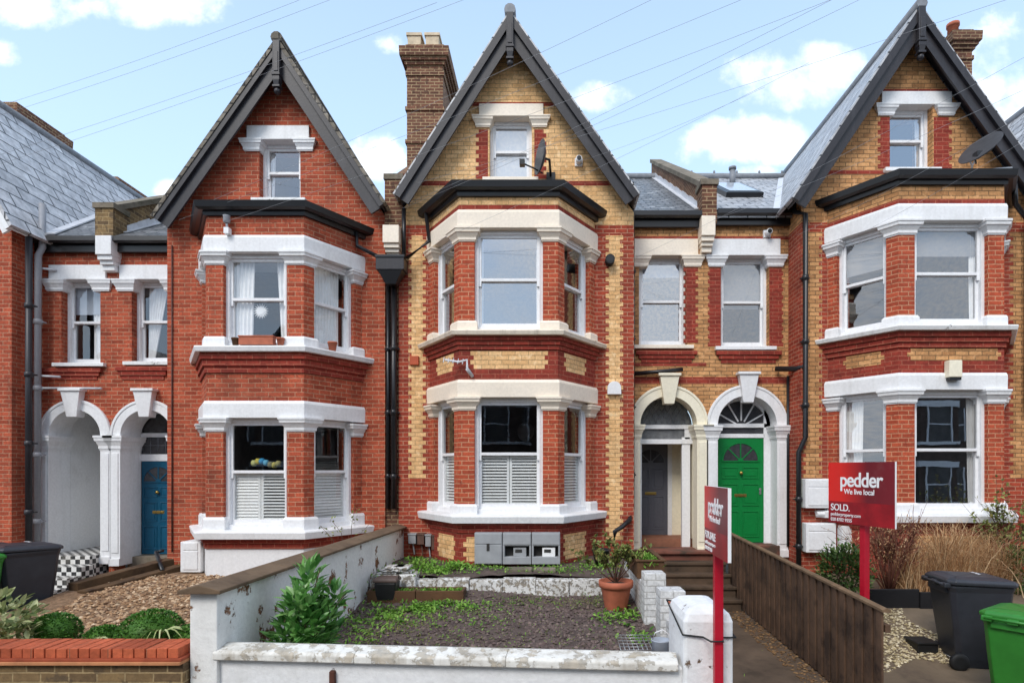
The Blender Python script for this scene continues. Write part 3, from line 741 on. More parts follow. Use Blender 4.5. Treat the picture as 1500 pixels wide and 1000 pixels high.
gable(HC, C0, C1, PX(747, -.4), PZ(19, -.4), PX(581, -.3), PZ(287, -.3), PX(933, -.3), PZ(287, -.3), -.2, PZ(330, 0), MC, lowC, [rect(*atC)], band=[(PZ(155.5, 0), PZ(150, 0), PLAINRED), (PZ(272, 0), PZ(265.5, 0), PLAINRED)])
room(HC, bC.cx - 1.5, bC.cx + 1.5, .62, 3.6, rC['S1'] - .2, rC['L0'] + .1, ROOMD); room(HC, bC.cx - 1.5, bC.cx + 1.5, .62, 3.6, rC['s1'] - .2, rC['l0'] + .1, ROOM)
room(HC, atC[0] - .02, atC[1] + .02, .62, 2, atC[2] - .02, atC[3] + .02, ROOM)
build_bay(HC, bC, rC, MC, upper=[dict(glass=GLASSR), dict(glass=GLASSR, inner=[('curtain', [(.0, .0, .07, .06), (.94, .95, 1, 1)])]), dict(glass=GLASSU)],
          lower=[dict(glass=GLASSD, inner=[('shutter', [.6])]), dict(glass=GLASSD, inner=[('shutter', [.55, .55])]), dict(glass=GLASSD, inner=[('shutter', [.55])])])
attic(HC, *atC, PZ(172, 0), PZ(154, 0), CREAM, PZ(262, 0), dict(glass=GLASSR, inner=[('blind', BLIND, .0)]), PX(702, 0), PX(796, 0), capw=.24, cap_h=.19)
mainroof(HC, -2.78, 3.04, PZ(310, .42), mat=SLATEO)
E0 = PZ(330, .6)
zE = lambda p: PZ(p, .6)
eaves_gutter(HC, 1.5, 2.9, PZ(308, .36))
# set-back half with the doorway
aCx = PX(979, .6)
winC = (PX(936, .6), PX(1006, .6), zE(505), zE(374))
def stripsC(m):
    m.box(C1, 3.04, .596, .65, zE(536), zE(531), PLAINRED)
    m.box(C1, 3.04, .596, .65, zE(562), zE(552), PLAINRED)
    m.box(C1, 3.0, .596, .65, zE(351), zE(346), PLAINRED)
    quoin(m, PX(1012, .6), .09, .05, zE(502), zE(392), PLAINRED, True, True, y=.6)
    undersill(m, PX(930, .6), PX(1022, .6), zE(531), zE(514), .6, PLAINRED)
SC = entrance(HC, C1 - .02, 3.04, PZ(318, .6), aCx, .765, .545, zE(622), zE(812), OCH, OCH, zE(540), CREAM2, winC, .27, (zE(592), zE(548)), strips=[stripsC])
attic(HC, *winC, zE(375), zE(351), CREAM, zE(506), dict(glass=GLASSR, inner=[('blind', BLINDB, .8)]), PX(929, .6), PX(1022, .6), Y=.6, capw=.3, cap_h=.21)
# porch: outer frame with leaded fanlight, grey door set deeper
yF = .95; zF = lambda p: PZ(p, yF); xF = lambda p: PX(p, yF)
m = MB(); fx0, fx1 = aCx - .56, aCx + .56
m.box(xF(926), xF(940), yF, yF + .1, zF(806), zF(640), FRAME); m.box(xF(999), xF(1011), yF, yF + .1, zF(806), zF(640), FRAME)
m.box(fx0, fx1, yF - .02, yF + .12, zF(650), zF(643), FRAME); m.box(fx0, fx1, yF - .01, yF + .1, zF(628), zF(622), FRAME)
m.box(fx0, xF(938), yF, yF + .1, zF(643), zF(628), FRAME); m.box(xF(1003), fx1, yF, yF + .1, zF(643), zF(628), FRAME)
pf_ = m.build('door_frame', HC, bevel=.004)
OBS = plain('obscured_grey_glass', (.16, .165, .17), .12, .3, scale=9, spec=.6)
m = MB(); m.slab(arc(aCx, zE(622), .55), [], yF + .04, yF + .05, OBS); m.box(xF(938), xF(1003), yF + .04, yF + .05, zF(643), zF(628), OBS)
fl = m.build('fanlight', HC)
m = MB()
for k in range(-9, 10):
    for s in (-1, 1):
        # diamond leading clipped to the half round
        pts = []
        for i in range(41):
            t = i / 40 * .55; x = aCx + k * .115 + s * t * .62; z = zE(622) + t
            if (x - aCx) ** 2 + (z - zE(622)) ** 2 < .545 ** 2: pts.append((x, yF + .036, z))
        if len(pts) > 1: m.tube([pts[0], pts[-1]], .005, LEADD, 4)
m.build('glazing_bar', fl)
m = MB(); yd = 1.75
m.box(xF(926), fx1 + .1, yF + .1, yd + .3, zF(806) - .1, PZ(783, yd), plain('porch_tile', hexc('8a5a44'), .7, .2))
m.box(PX(978, yd), PX(984, yd), yd - .02, yd + .1, PZ(783, yd), zF(640), FRAME)
m.box(PX(984, yd), PX(1010, yd), yd + .0, yd + .1, PZ(783, yd), zF(640), CREAM2)
m.box(fx1, fx1 + .1, yF + .1, yd + .1, PZ(790, yd), zF(640), CREAM2); m.box(fx0 - .1, fx0, yF + .1, yd + .1, PZ(790, yd), zF(640), CREAM2)
m.box(fx0 - .1, fx1 + .1, yd + .1, yd + .2, PZ(790, yd), zF(560), ROOM); m.box(fx0 - .1, fx1 + .1, yF + .12, yd + .2, zF(560), zF(556), ROOM)
m.box(fx0, fx1, yF + .12, yd + .1, zF(643), zF(640), CREAM2)
m.build('porch', HC)
panel_door(HC, fx0 + .05, PX(978, yd), PZ(783, yd), PZ(648, yd), yd, GREYD, knob=False, rows=((.06, .42), (.5, .72)))
# front steps
m = MB(); st = plain('worn_red_step', hexc('7a4a3c'), .8, .3, scale=5, c2=hexc('4a3a30'), bumps=.2); st2 = plain('dark_mossy_step', hexc('574536'), .9, .35, scale=4, c2=hexc('33291f'), bumps=.3)
z0s = PZ(807, .3)
m.box(1.58, 3.2, .3, .98, -.3, z0s, st); m.box(1.56, 3.22, .24, .32, z0s - .05, z0s + .004, st)
for i in range(1, 5):
    z = z0s - .165 * i; y = .3 - .3 * i
    m.box(1.62, 3.24, y, y + .34, -.3, z - .003 * i, st2); m.box(1.60, 3.25, y - .03, y + .06, z - .05, z + .004, st2)
m.build('front_steps', HC, bevel=.012)
pipe(HC, [(PX(925, .3), .22, PZ(300, .3)), (PX(925, .3), .22, PZ(745, .2)), (PX(921, 0), -.07, PZ(762, -.1)), (PX(911, -.3), -.2, PZ(772, -.2)), (PX(901, -.3), -.26, PZ(778, -.25)), (PX(899, -.3), -.28, PZ(800, -.3))], .045, BLACK)
chimney(HC, PX(596, 3.6), PX(649, 3.6), 3.6, 6.0, 8.0, PZ(66, 3.6), [(PX(610, 4.1), 4.0, 1), (PX(636, 4.1), 4.0, 1), (PX(610, 4.1), 5.0, 1), (PX(636, 4.1), 5.0, 1)], pot_h=.46)
# party wall stub and corbel between the two gables, with hopper and downpipe
xp = PX(576, -.1)
m = MB(); m.box(xp - .16, xp + .15, -.08, .7, PZ(342, -.08), PZ(258, -.08), BRN); m.box(xp - .18, xp + .17, -.1, .7, PZ(262, -.1), PZ(254, -.1), STONE)
m.slabx([(.7, PZ(300, .7)), (.7, PZ(258, .7) + .05), (3.6, 10.2), (3.6, 9.0)], xp - .14, xp + .13, BRN); m.build('parapet', HC)
m = MB(); m.box(xp - .3, xp + .3, .05, .3, -.2, PZ(330, .1), BRN); m.build('party_wall', HC)
corbel(HC, xp, -.02, PZ(379, -.1), PZ(335, -.1), CREAM, .29)
m = MB(); hy = -.2
m.loft([[(xp + a * .09, hy + b * .08, PZ(418, hy)) for a, b in ((-1,-1),(1,-1),(1,1),(-1,1))], [(xp + a * .22, hy + b * .13, PZ(398, hy)) for a, b in ((-1,-1),(1,-1),(1,1),(-1,1))]], BLACK)
m.box(xp - .25, xp + .25, hy - .14, hy + .16, PZ(398, hy), PZ(379, hy), DGREY); m.box(xp - .265, xp + .265, hy - .155, hy + .16, PZ(381, hy), PZ(377, hy), BLACK); m.build('rain_hopper', HC, bevel=.006)
pipe(HC, [(xp, -.06, PZ(415, -.1)), (xp, -.06, PZ(745, -.1))], .055, BLACK)
pipe(HC, [(xp - .12, -.0, PZ(415, -.1)), (xp - .12, -.0, PZ(745, -.1))], .04, BLACK)
pipe(HC, [(PX(592, -.1), -.12, PZ(306, -.1)), (PX(592, -.1), -.12, PZ(382, -.1))], .04, BLACK, clips=False)
pipe(HC, [(PX(623, -.2), -.16, PZ(312, -.1)), (PX(628, -.2), -.16, PZ(355, -.1)), (PX(596, -.2), -.2, PZ(378, -.2))], .035, BLACK, clips=False)

# ---- left red-brick house
HB = thing('terraced_house', 'all red brick house with bright white trim and a teal front door', 'house', (-4.9, 0, 0), 'Victorian terraced houses')
bB = Bay(-4.89, .81, 1.47, 1.0); M_SILL[HB] = WHITEW
rB = rows(g1=300, g0=317, l1=345, l0=370, c0=388, b1=493, s1=508, s0=517, k0=546, L1=587, L0=612, C0=632, B1=757, S1=776, S0=788, bot=860)
B0, B1 = PX(245, 0), PX(564, 0)
atB = (PX(380, 0), PX(440, 0), PZ(291, 0), PZ(206, 0) + .004)
MB_ = dict(wall=RED, wall_up=RED, spandrel_top=RED, spandrel=RED, corbel=PLAINRED, base=WHITE, basecorbel=PLAINRED, pillar=RED, trim=WHITE, pbase=WHITE, pbase_low=WHITE, sill=WHITE, sill_low=WHITE, strips=[])
lowB = [rect(bB.cx - 1.1, bB.cx + 1.1, rB['S1'], rB['L0']), rect(bB.cx - 1.1, bB.cx + 1.1, rB['s1'], rB['l0'])]
gable(HB, B0, B1, PX(405, -.4), PZ(60, -.4), PX(229, -.3), PZ(320, -.3), PX(563, -.3), PZ(300, -.3), -.2, PZ(326, 0), MB_, lowB, [rect(*atB)], roofmat=TILE, boardw=.27, verge=0)
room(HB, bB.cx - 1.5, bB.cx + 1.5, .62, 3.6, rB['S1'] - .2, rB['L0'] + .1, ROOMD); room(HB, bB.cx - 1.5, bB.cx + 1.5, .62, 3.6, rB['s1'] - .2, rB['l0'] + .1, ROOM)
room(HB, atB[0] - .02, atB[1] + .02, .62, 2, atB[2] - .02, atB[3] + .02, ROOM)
cur = [(0, 0, .38, .34), (.78, .86, 1, 1)]
build_bay(HB, bB, rB, MB_, pf=.28, upper=[dict(glass=GLASS, inner=[('curtain', [(0, 0, .9, .9)])]), dict(glass=GLASS, inner=[('curtain', cur)]), dict(glass=GLASS, inner=[('curtain', [(.12, .14, .85, .85)])])],
          lower=[dict(glass=GLASSD, inner=[('shutter', [1.2])]), dict(glass=GLASSD, inner=[('shutter', [1.15, .45])]), dict(glass=GLASSD, inner=[('shutter', [.8])])])
attic(HB, *atB, PZ(206, 0), PZ(186, 0), WHITE, PZ(292, 0), dict(glass=GLASSU, inner=[('curtain', [(0, 0, .18, .12)])]), PX(363, 0), PX(454, 0), capw=.26, cap_h=.2)
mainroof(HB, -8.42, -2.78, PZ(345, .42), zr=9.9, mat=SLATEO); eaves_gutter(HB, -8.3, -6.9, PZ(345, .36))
aBx = PX(216, .6); winB = (PX(193, .6), PX(250, .6), zE(530), zE(409))
def stripsB(m):
    undersill(m, PX(170, .6), PX(250, .6), zE(556), zE(537), .6, PLAINRED)
SB = entrance(HB, -8.42, B0 + .02, PZ(352, .6), aBx, .70, .50, zE(638), zE(828), RED, RED, zE(560), WHITE, winB, .28, (zE(611), zE(570)), strips=[stripsB], depth=.55, zb=-.3)
attic(HB, *winB, zE(410), zE(389), WHITE, zE(530), dict(glass=GLASS, inner=[('curtain', [(.15, .1, .75, .3)])]), PX(177, .6), PX(262, .6), Y=.6, capw=.3, cap_h=.22)
yd = 1.15; zD = lambda p: PZ(p, yd); xD = lambda p: PX(p, yd)
m = MB(); m.box(aBx - .5, xD(204), yd, yd + .1, zD(812), zD(580), FRAME); m.box(xD(259), aBx + .5, yd, yd + .1, zD(812), zD(580), FRAME)
m.box(xD(204), xD(259), yd, yd + .1, zD(675), zD(665), FRAME); m.box(xD(204), xD(259), yd, yd + .1, zD(640), zD(634), FRAME); m.box(aBx - .5, aBx + .5, yd, yd + .1, zD(600), zD(580), FRAME)
m.box(aBx - .6, aBx + .6, .9, yd + .3, zD(820) - .3, zD(812), STONE)
for s in (-1, 1): m.box(aBx + s * .5, aBx + s * .6, yd + .002, yd + .1, zD(820), zD(575), WHITE)
m.build('door_frame', HB, bevel=.004)
m = MB(); m.box(xD(204), xD(259), yd + .04, yd + .05, zD(665), zD(640), GLASSDARK); m.box(xD(204), xD(259), yd + .04, yd + .05, zD(634), zD(600), GLASSDARK); fl = m.build('fanlight', HB)
m = MB()
for k in range(5):
    x = xD(208 + k * 11); m.tube([(x, yd + .035, zD(664)), (x, yd + .035, zD(641))], .006, LEADD, 4)
m.tube([(xD(204), yd + .035, zD(652)), (xD(259), yd + .035, zD(652))], .006, LEADD, 4); m.build('glazing_bar', fl)
panel_door(HB, xD(204), xD(259), zD(811), zD(675), yd + .02, TEAL)
parapet(HB, -8.42, .45, PZ(306, .45), 6.1, 10.6, .62, STOCK, STONE, wd=.3, ze=PZ(345, .42), zr=9.9)
corbel(HB, PX(161, .5), .58, PZ(397, .5), PZ(350, .5), WHITE, .3)
pipe(HB, [(PX(522, -.2), -.2, PZ(336, -.2)), (PX(522, -.2), -.16, PZ(359, -.2)), (PX(558, -.2), -.2, PZ(378, -.2))], .035, BLACK, clips=False)
pipe(HB, [(PX(253, 0), -.02, PZ(360, 0)), (PX(253, 0), -.02, PZ(808, 0))], .012, plain('painted_cable', hexc('4a2a26'), .6), 5, clips=False, name='wall_cable')

# ---- right house: ochre brick, slate roof, green door
HD = thing('terraced_house', 'ochre and red brick house with white trim and a green front door', 'house', (6.7, 0, 0), 'Victorian terraced houses')
bD = Bay(6.70, .88, 1.60, 1.0); M_SILL[HD] = WHITE
rD = rows(g1=255, g0=272, l1=299, l0=324, c0=344, b1=462, s1=478, s0=486, k0=509, L1=546, L0=571, C0=591, B1=736, S1=752, S0=764, bot=850)
D0, D1 = PX(1174, 0), 8.8
atD = (PX(1303, 0), PX(1366, 0), PZ(247, 0), PZ(155, 0) + .004)
f = lambda i, u0, u1, a, b, mat, t: (i, u0, u1, zC(b), zC(a), mat, t)
MD = dict(wall=RED2, wall_up=OCH, spandrel_top=OCH, topcourse=PLAINRED, spandrel=PLAINRED, corbel=PLAINRED, base=PLAINRED, basecorbel=PLAINRED, pillar=RED3, trim=WHITE, pbase=WHITE, pbase_low=WHITE, sill=WHITEW, sill_low=WHITE, bayroof=SLATE,
          panels=[f(1, .2, 1.65, 510, 528, OCH, 1), f(0, .35, .95, 510, 530, OCH, 1), f(2, .25, .85, 510, 530, OCH, 1), f(1, .3, 1.5, 784, 822, OCH, 1)],
          strips=[(PX(1190, 0), .12, .06, PZ(700, 0), PZ(340, 0), OCH), (PX(1494, 0), .12, .06, PZ(700, 0), PZ(340, 0), OCH),
                  (PX(1296.5, 0), .085, .05, PZ(247, 0), PZ(172, 0), PLAINRED, True, False), (PX(1379, 0), .14, .05, PZ(247, 0), PZ(172, 0), PLAINRED, False, True)])
lowD = [rect(bD.cx - 1.2, bD.cx + 1.2, rD['S1'], rD['L0']), rect(bD.cx - 1.2, bD.cx + 1.2, rD['s1'], rD['l0'])]
gable(HD, D0, D1, PX(1350, -.4), PZ(10, -.4), PX(1162, -.3), PZ(292, -.3), PX(1541, -.3), PZ(292, -.3), -.2, PZ(326, 0), MD, lowD, [rect(*atD)], band=[(PZ(136.5, 0), PZ(131, 0), PLAINRED), (PZ(255, 0), PZ(249.5, 0), PLAINRED)])
room(HD, bD.cx - 1.6, bD.cx + 1.6, .62, 3.6, rD['S1'] - .2, rD['L0'] + .1, ROOMD); room(HD, bD.cx - 1.6, bD.cx + 1.6, .62, 3.6, rD['s1'] - .2, rD['l0'] + .1, ROOM)
room(HD, atD[0] - .02, atD[1] + .02, .62, 2, atD[2] - .02, atD[3] + .02, ROOM)
build_bay(HD, bD, rD, MD, pf=.27, upper=[dict(glass=GLASSU, inner=[('blind', BLINDG, .62)]), dict(glass=GLASSU, inner=[('blind', BLINDG, .70), ('curtain', [(.90, .92, 1, 1)])]), dict(glass=GLASSU)],
          lower=[dict(glass=GLASSU, inner=[('curtain', [(0, 0, .42, .36)])]), dict(glass=GLASSR, inner=[('curtain', [(.86, .9, 1, 1)])]), dict(glass=GLASSU)])
attic(HD, *atD, PZ(155, 0), PZ(136, 0), WHITE, PZ(248, 0), dict(glass=GLASSR, inner=[('curtain', [(.85, .9, 1, 1)])]), PX(1290, 0), PX(1392, 0), capw=.27, cap_h=.19)
mainroof(HD, 3.04, 9.598, PZ(310, .42)); eaves_gutter(HD, 3.2, 4.7, PZ(305, .36))
aDx = PX(1094, .6); winD = (PX(1056, .6), PX(1126.5, .6), zE(507), zE(374))
def stripsD(m):
    m.box(3.04, D0, .596, .65, zE(562), zE(552), PLAINRED); m.box(3.1, D0, .596, .65, zE(351), zE(346), PLAINRED)
    quoin(m, PX(1047.5, .6), .11, .03, zE(507), zE(392), PLAINRED, True, False, y=.6); quoin(m, PX(1136, .6), .12, .03, zE(507), zE(392), PLAINRED, False, True, y=.6)
    undersill(m, PX(1047, .6), PX(1145, .6), zE(532), zE(514), .6, PLAINRED)
SD = entrance(HD, 3.04, D0 + .02, PZ(318, .6), aDx, .785, .57, zE(623), zE(815), OCH, OCH, zE(540), WHITE, winD, .27, (zE(590), zE(546)), strips=[stripsD], depth=.32)
attic(HD, *winD, zE(375), zE(351), WHITE, zE(508), dict(glass=GLASSU, inner=[('blind', BLINDG, .45)]), PX(1042, .6), PX(1142, .6), Y=.6, capw=.28, cap_h=.21)
m = MB(); m.box(D0 - .006, D0 + .02, .1, .55, PZ(880, 0), PZ(352, 0), RED2); m.build('pilaster', HD)
yd = .92; zD = lambda p: PZ(p, yd); xD = lambda p: PX(p, yd)
m = MB(); m.box(aDx - .57, xD(1051), yd, yd + .1, zD(800), zD(600), FRAME); m.box(xD(1119), aDx + .58, yd, yd + .1, zD(800), zD(600), FRAME)
m.box(xD(1050), xD(1120), yd, yd + .1, zD(641), zD(635), FRAME); m.box(aDx - .57, aDx + .57, yd, yd + .1, zD(626), zD(620), FRAME); m.box(aDx - .6, aDx + .6, .5, yd + .2, zD(805) - .2, zD(795), st)
m.build('door_frame', HD, bevel=.004)
m = MB(); m.slab(arc(aDx, zE(623), .56), [], yd + .04, yd + .05, GLASSDARK); m.box(xD(1050), xD(1120), yd + .04, yd + .05, zD(635), zD(626), GLASSDARK); fl = m.build('fanlight', HD)
m = MB(); q_ = list(arc(aDx, zE(622), .575)) + list(reversed(arc(aDx, zE(622), .5))); m.slab(q_, [], yd + .0, yd + .06, FRAME)
for an in (30, 60, 90, 120, 150):
    dx, dz = math.cos(R(an)), math.sin(R(an)); p = (-dz * .013, dx * .013); r0, r1 = .12, .52
    m.slab([(aDx + dx*r0 + p[0], zE(623) + dz*r0 + p[1]), (aDx + dx*r0 - p[0], zE(623) + dz*r0 - p[1]), (aDx + dx*r1 - p[0], zE(623) + dz*r1 - p[1]), (aDx + dx*r1 + p[0], zE(623) + dz*r1 + p[1])], [], yd + .01, yd + .045, FRAME)
m.build('glazing_bar', fl)
panel_door(HD, xD(1051), xD(1119), zD(794), zD(641), yd + .02, GREEN)
parapet(HD, 3.04, .45, PZ(272, .45), 6.1, 11.25, .75, BRN, STONE, wd=.24, ze=PZ(310, .42))
corbel(HD, PX(1034, .5), .56, PZ(371, .5), PZ(322, .5), CREAM, .26)
m = MB()
sl = (10.5 - PZ(310, .42)) / 5.08
def onroof(y): return PZ(310, .42) + sl * (y - .42)
def rooflight(H, x0, x1, ya, yb):
    m = MB(); n = Vector((0, -sl, 1)).normalized()
    def ring(o, h): return [Vector((x, y, onroof(y))) + n * h for x, y in ((x0 - o, ya - o), (x1 + o, ya - o), (x1 + o, yb + o), (x0 - o, yb + o))]
    m.loft([ring(.05, -.05), ring(.05, .1), ring(.0, .12)], BLACK); m.face(ring(-.05, .125), plain('rooflight_glass', (.55, .6, .66), .08, .05, spec=1.0)); m.build('rooflight', H)
rooflight(HD, PX(1056, 2.7), PX(1102, 2.7), 2.2, 3.6); rooflight(HC, 1.6, 2.05, 3.9, 5.0); rooflight(HC, 1.4, 1.8, 2.3, 2.6)
m = MB(); x = PX(1073, 4.6); m.tube([(x, 4.6, onroof(4.6) - .1), (x, 4.6, onroof(4.6) + .34)], .075, LEADD, 10); m.lathe((x, 4.6, onroof(4.6) + .34), [(.1, 0), (.1, .06), (.02, .1)], LEADD, 10); m.build('vent_pipe', HD)
m = MB(); m.tube([(1.4, 5.5, 10.55), (9, 5.5, 10.55)], .09, LEADD, 8)
for k in range(12): m.lathe((3.3 + k * .62, 5.5, 10.6), [(.03, 0), (.03, .1), (.0, .12)], LEADD, 6)
m.build('ridge_tile', HD)
# lead valley where the long slope dies into the main roof, pipes
m = MB(); m.box(PX(1146, .5) - .03, PX(1146, .5) + .1, .42, .5, 0, .01, LEAD) if False else None
zt = PZ(300, .2)
pipe(HD, [(PX(1163, .2), .18, zt + .1), (PX(1163, .2), .16, PZ(312, .2)), (PX(1181, -.1), -.07, PZ(316, 0)), (PX(1181, -.1), -.07, PZ(640, -.1)), (PX(1171, -.1), -.07, PZ(662, -.1)), (PX(1171, -.1), -.07, PZ(835, -.1))], .047, BLACK)
pipe(HD, [(PX(1136, .5), .5, PZ(540, .5)), (PX(1164, .3), .3, PZ(540, .3)), (PX(1178, 0), -.04, PZ(536, -.1))], .05, BLACK, clips=False)
pipe(HD, [(PX(1154, .56), .55, PZ(550, .5)), (PX(1154, .56), .55, PZ(800, .5))], .028, BLACK, clips=False)
pipe(HD, [(PX(1486, -.6), -.6, PZ(270, -.6)), (PX(1487, -.55), -.55, PZ(300, -.5)), (PX(1503, -.1), -.12, PZ(322, -.1)), (PX(1503, -.1), -.12, PZ(600, -.1))], .045, BLACK, clips=False)
pipe(HC, [(PX(929, .5), .5, PZ(547, .5)), (PX(978, .5), .5, PZ(543, .5)), (PX(1000, .5), .5, PZ(541, .5))], .04, BLACK, clips=False)
chimney(HD, PX(1398, 4), PX(1424, 4), 4, 4.9, 8.5, PZ(44, 4), [(PX(1394, 4.4), 4.35, 0)], pot_h=.42)

# ---- far left house, cut by the frame
HA = thing('terraced_house', 'red brick house cut off by the left edge, with an open white porch', 'house', (-11.2, 0, 0), 'Victorian terraced houses')
A1 = PX(17, 0)
MA = dict(wall=RED, wall_up=RED, strips=[])
SLATEA = slate('broad_slate_roof', (.46, .455, .47), (.62, .61, .62), (.02, .02, .022), .6, .3, .42)
m = None
gable(HA, -13.2, A1, PX(-127, -.4), PZ(76, -.4), -13.5, PZ(334, -.3), PX(20, -.3), PZ(333, -.3), -.2, PZ(360, 0), MA, [], [], trim=WHITE, roofmat=SLATEA, boardw=.2, back=7.5, verge=0)
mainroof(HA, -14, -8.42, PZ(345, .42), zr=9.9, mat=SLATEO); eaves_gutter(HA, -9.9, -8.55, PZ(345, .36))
aAx = PX(111, .6); winA = (PX(90, .6), PX(147, .6), zE(532), zE(409))
def stripsA(m): undersill(m, PX(62, .6), PX(152, .6), zE(556), zE(540), .6, PLAINRED)
SA = entrance(HA, A1 - .02, -8.42, PZ(352, .6), aAx, .70, .50, zE(638), zE(825), RED, RED, zE(560), WHITE, winA, .28, (zE(611), zE(570)), strips=[stripsA], depth=.5, zb=-.3)
attic(HA, *winA, zE(410), zE(389), WHITE, zE(532), dict(glass=GLASS, inner=[('blind', BLIND, .62), ('curtain', [(.55, .55, 1, 1)])]), PX(74, .6), PX(157, .6), Y=.6, capw=.3, cap_h=.22)
PW = paint('porch_white', (.82, .82, .82), .6, grime=.25)
m = MB(); x0, x1 = aAx - .5, aAx + .5; z0, z1 = PZ(806, 1), zE(638) + .6
m.box(x0 - .12, x0, 1.102, 2.4, z0 - .5, z1, PW); m.box(x1, x1 + .12, 1.102, 2.4, z0 - .5, z1, PW); m.box(x0, x1, 2.0, 2.15, z0 - .5, z1, PW); m.box(x0 - .12, x1 + .12, 1.102, 2.4, z1, z1 + .1, PW); m.build('porch', HA)
# chequered tile steps
chk, t, b = newmat('chequer_tile', .5, .4); cb = t.nodes.new('ShaderNodeTexChecker'); t.links.new(coords(t, 'UV'), cb.inputs['Vector']); cb.inputs['Scale'].default_value = 11.0; cb.inputs['Color1'].default_value = (.72, .7, .66, 1); cb.inputs['Color2'].default_value = (.025, .024, .024, 1)
t.links.new(mixc_(t, rng(t, noise(t, coords(t), 4, 6), .5, .75, 0, .4), cb.outputs['Color'], (.3, .27, .22)), b.inputs['Base Color'])
m = MB(); zt = PZ(812, .5)
m.box(x0, x1, .3, 2.0, -.2, zt, chk)
for i in range(1, 4): m.box(x0 - .08, x1 + .08, .3 - .32 * i, .3 - .32 * (i - 1), -.2, zt - .155 * i, chk)
m.build('front_steps', HA, bevel=.005)
pipe(HA, [(PX(45, .1), .06, PZ(348, .1)), (PX(45, .1), .06, PZ(800, .1))], .055, DGREY); 
pipe(HA, [(PX(64, .45), .42, PZ(298, .4)), (PX(64, .45), .42, PZ(362, .4)), (PX(56, .4), .4, PZ(374, .4)), (PX(54, .4), .4, PZ(812, .4))], .058, GREYP)
for a, b in ((392, 395), (550, 551), (568, 568)): pipe(HA, [(PX(55, .4), .42, PZ(a, .4)), (PX({392: 84, 550: 90, 568: 150}[a], .55), .53, PZ(b + 1, .55))], .022, LEAD, clips=False, name='waste_pipe')
chimney(HA, PX(-30, 4.5), PX(24, 4.5), 4.5, 6.0, 8, PZ(150, 4.5), [], mat=BRN); 
chimney(HA, PX(148, 9.0), PX(172, 9.0), 9.0, 12.5, 6, PZ(259, 9.0) , [(PX(160, 9.3), 9.5, 0), (PX(160, 9.3), 10.6, 0), (PX(160, 9.3), 11.7, 0)], pot_h=.22)

def valley(H, xe, zE_, s, side, ze, zr, wd=.16):
    """pale lead strip where a steep slope meets the main roof"""
    sl_ = (zr - ze) / 5.08; pts = []
    for y in (.44, 1.5, 2.6, 3.8, 5.2):
        z = ze + sl_ * (y - .42); pts.append((xe + side * (z - zE_) / s, y, z))
    m = MB(); n = Vector((0, -sl_, 1)).normalized()
    rings = [[Vector((x + o, y, z)) + n * h for o, h in ((side * .05, .015), (-side * wd, .015), (-side * wd, .04), (side * .05, .06))] for x, y, z in pts]
    m.loft(rings, LEAD); m.build('valley_lead', H)
valley(HD, PX(1162, -.3), PZ(292, -.3), (PZ(10, -.4) - PZ(292, -.3)) / (PX(1350, -.4) - PX(1162, -.3)), 1, PZ(310, .42), 10.5)
valley(HA, PX(20, -.3), PZ(333, -.3), (PZ(76, -.4) - PZ(333, -.3)) / (PX(20, -.3) - PX(-127, -.4)), -1, PZ(345, .42), 9.9, .22)

# ---- the next house along, almost wholly beyond the right edge
HE = thing('terraced_house', 'house beyond the right edge, only a corner of its slate roof in view', 'house', (11, 0, 0), 'Victorian terraced houses')
bE = Bay(10.95, .88, 1.60, 1.0); M_SILL[HE] = WHITE
ME = dict(MD); ME['strips'] = []; ME['panels'] = []
gable(HE, 8.82, 13.0, 10.95, PZ(8, -.4), 8.78, PZ(300, -.3), 13.2, PZ(300, -.3), -.2, PZ(326, 0), ME, [rect(bE.cx - 1.2, bE.cx + 1.2, rD['S1'], rD['L0']), rect(bE.cx - 1.2, bE.cx + 1.2, rD['s1'], rD['l0'])], [])
room(HE, bE.cx - 1.6, bE.cx + 1.6, .62, 3.6, rD['S1'] - .2, rD['L0'] + .1, ROOMD); room(HE, bE.cx - 1.6, bE.cx + 1.6, .62, 3.6, rD['s1'] - .2, rD['l0'] + .1, ROOM)
build_bay(HE, bE, rD, ME, pf=.27, upper=[dict(glass=GLASSU, inner=[('blind', BLINDG, 0)])] * 3, lower=[dict(glass=GLASSU)] * 3)
mainroof(HE, 9.6, 16, PZ(310, .42))
m = MB(); m.box(13.0, 16, .6, .9, -.2, PZ(318, .6), OCH); m.build('entrance_wall', HE)
# ------------------------------------------------------------------ ground and gardens
def sheet(name, x0, x1, y0, y1, zf, mat, nx=20, ny=20, kind='structure', jit=0.0):
    m = MB(); g = []
    for j in range(ny + 1):
        g.append(m.add([(x0 + (x1 - x0) * i / nx, y0 + (y1 - y0) * j / ny, zf(x0 + (x1 - x0) * i / nx, y0 + (y1 - y0) * j / ny) + rnd.uniform(-jit, jit)) for i in range(nx + 1)]))
    for a, b in zip(g[:-1], g[1:]):
        for i in range(nx): m.fi((a+i, a+i+1, b+i+1, b+i), mat, True)
    return m.build(name, None, kind=kind)
def lerp(a, b, t): t = max(0, min(1, t)); return a + (b - a) * t
def gz_left(x, y): return lerp(.74, .34, (-1 - y) / 5.1)
def gz_soil(x, y): return .62 + .03 * math.sin(x * 2.1 + y) + .02 * math.sin(y * 3.3 - x) + .08 * max(0, min(1, (y + 2.9) / .8))
def gz_path(x, y): return lerp(.12, -.06, (-1 - y) / 5.5)
def gz_right(x, y): return lerp(.62, .14, (-2.3 - y) / 1.7) if y > -4 else lerp(.14, -.1, (-4 - y) / 2.5)
def gz_bed(x, y): return .92 + .02 * math.sin(3 * x + 5 * y)
EARTH = plain('damp_earth', hexc('4a3a2c'), .95, .3, scale=5, bumps=.5)
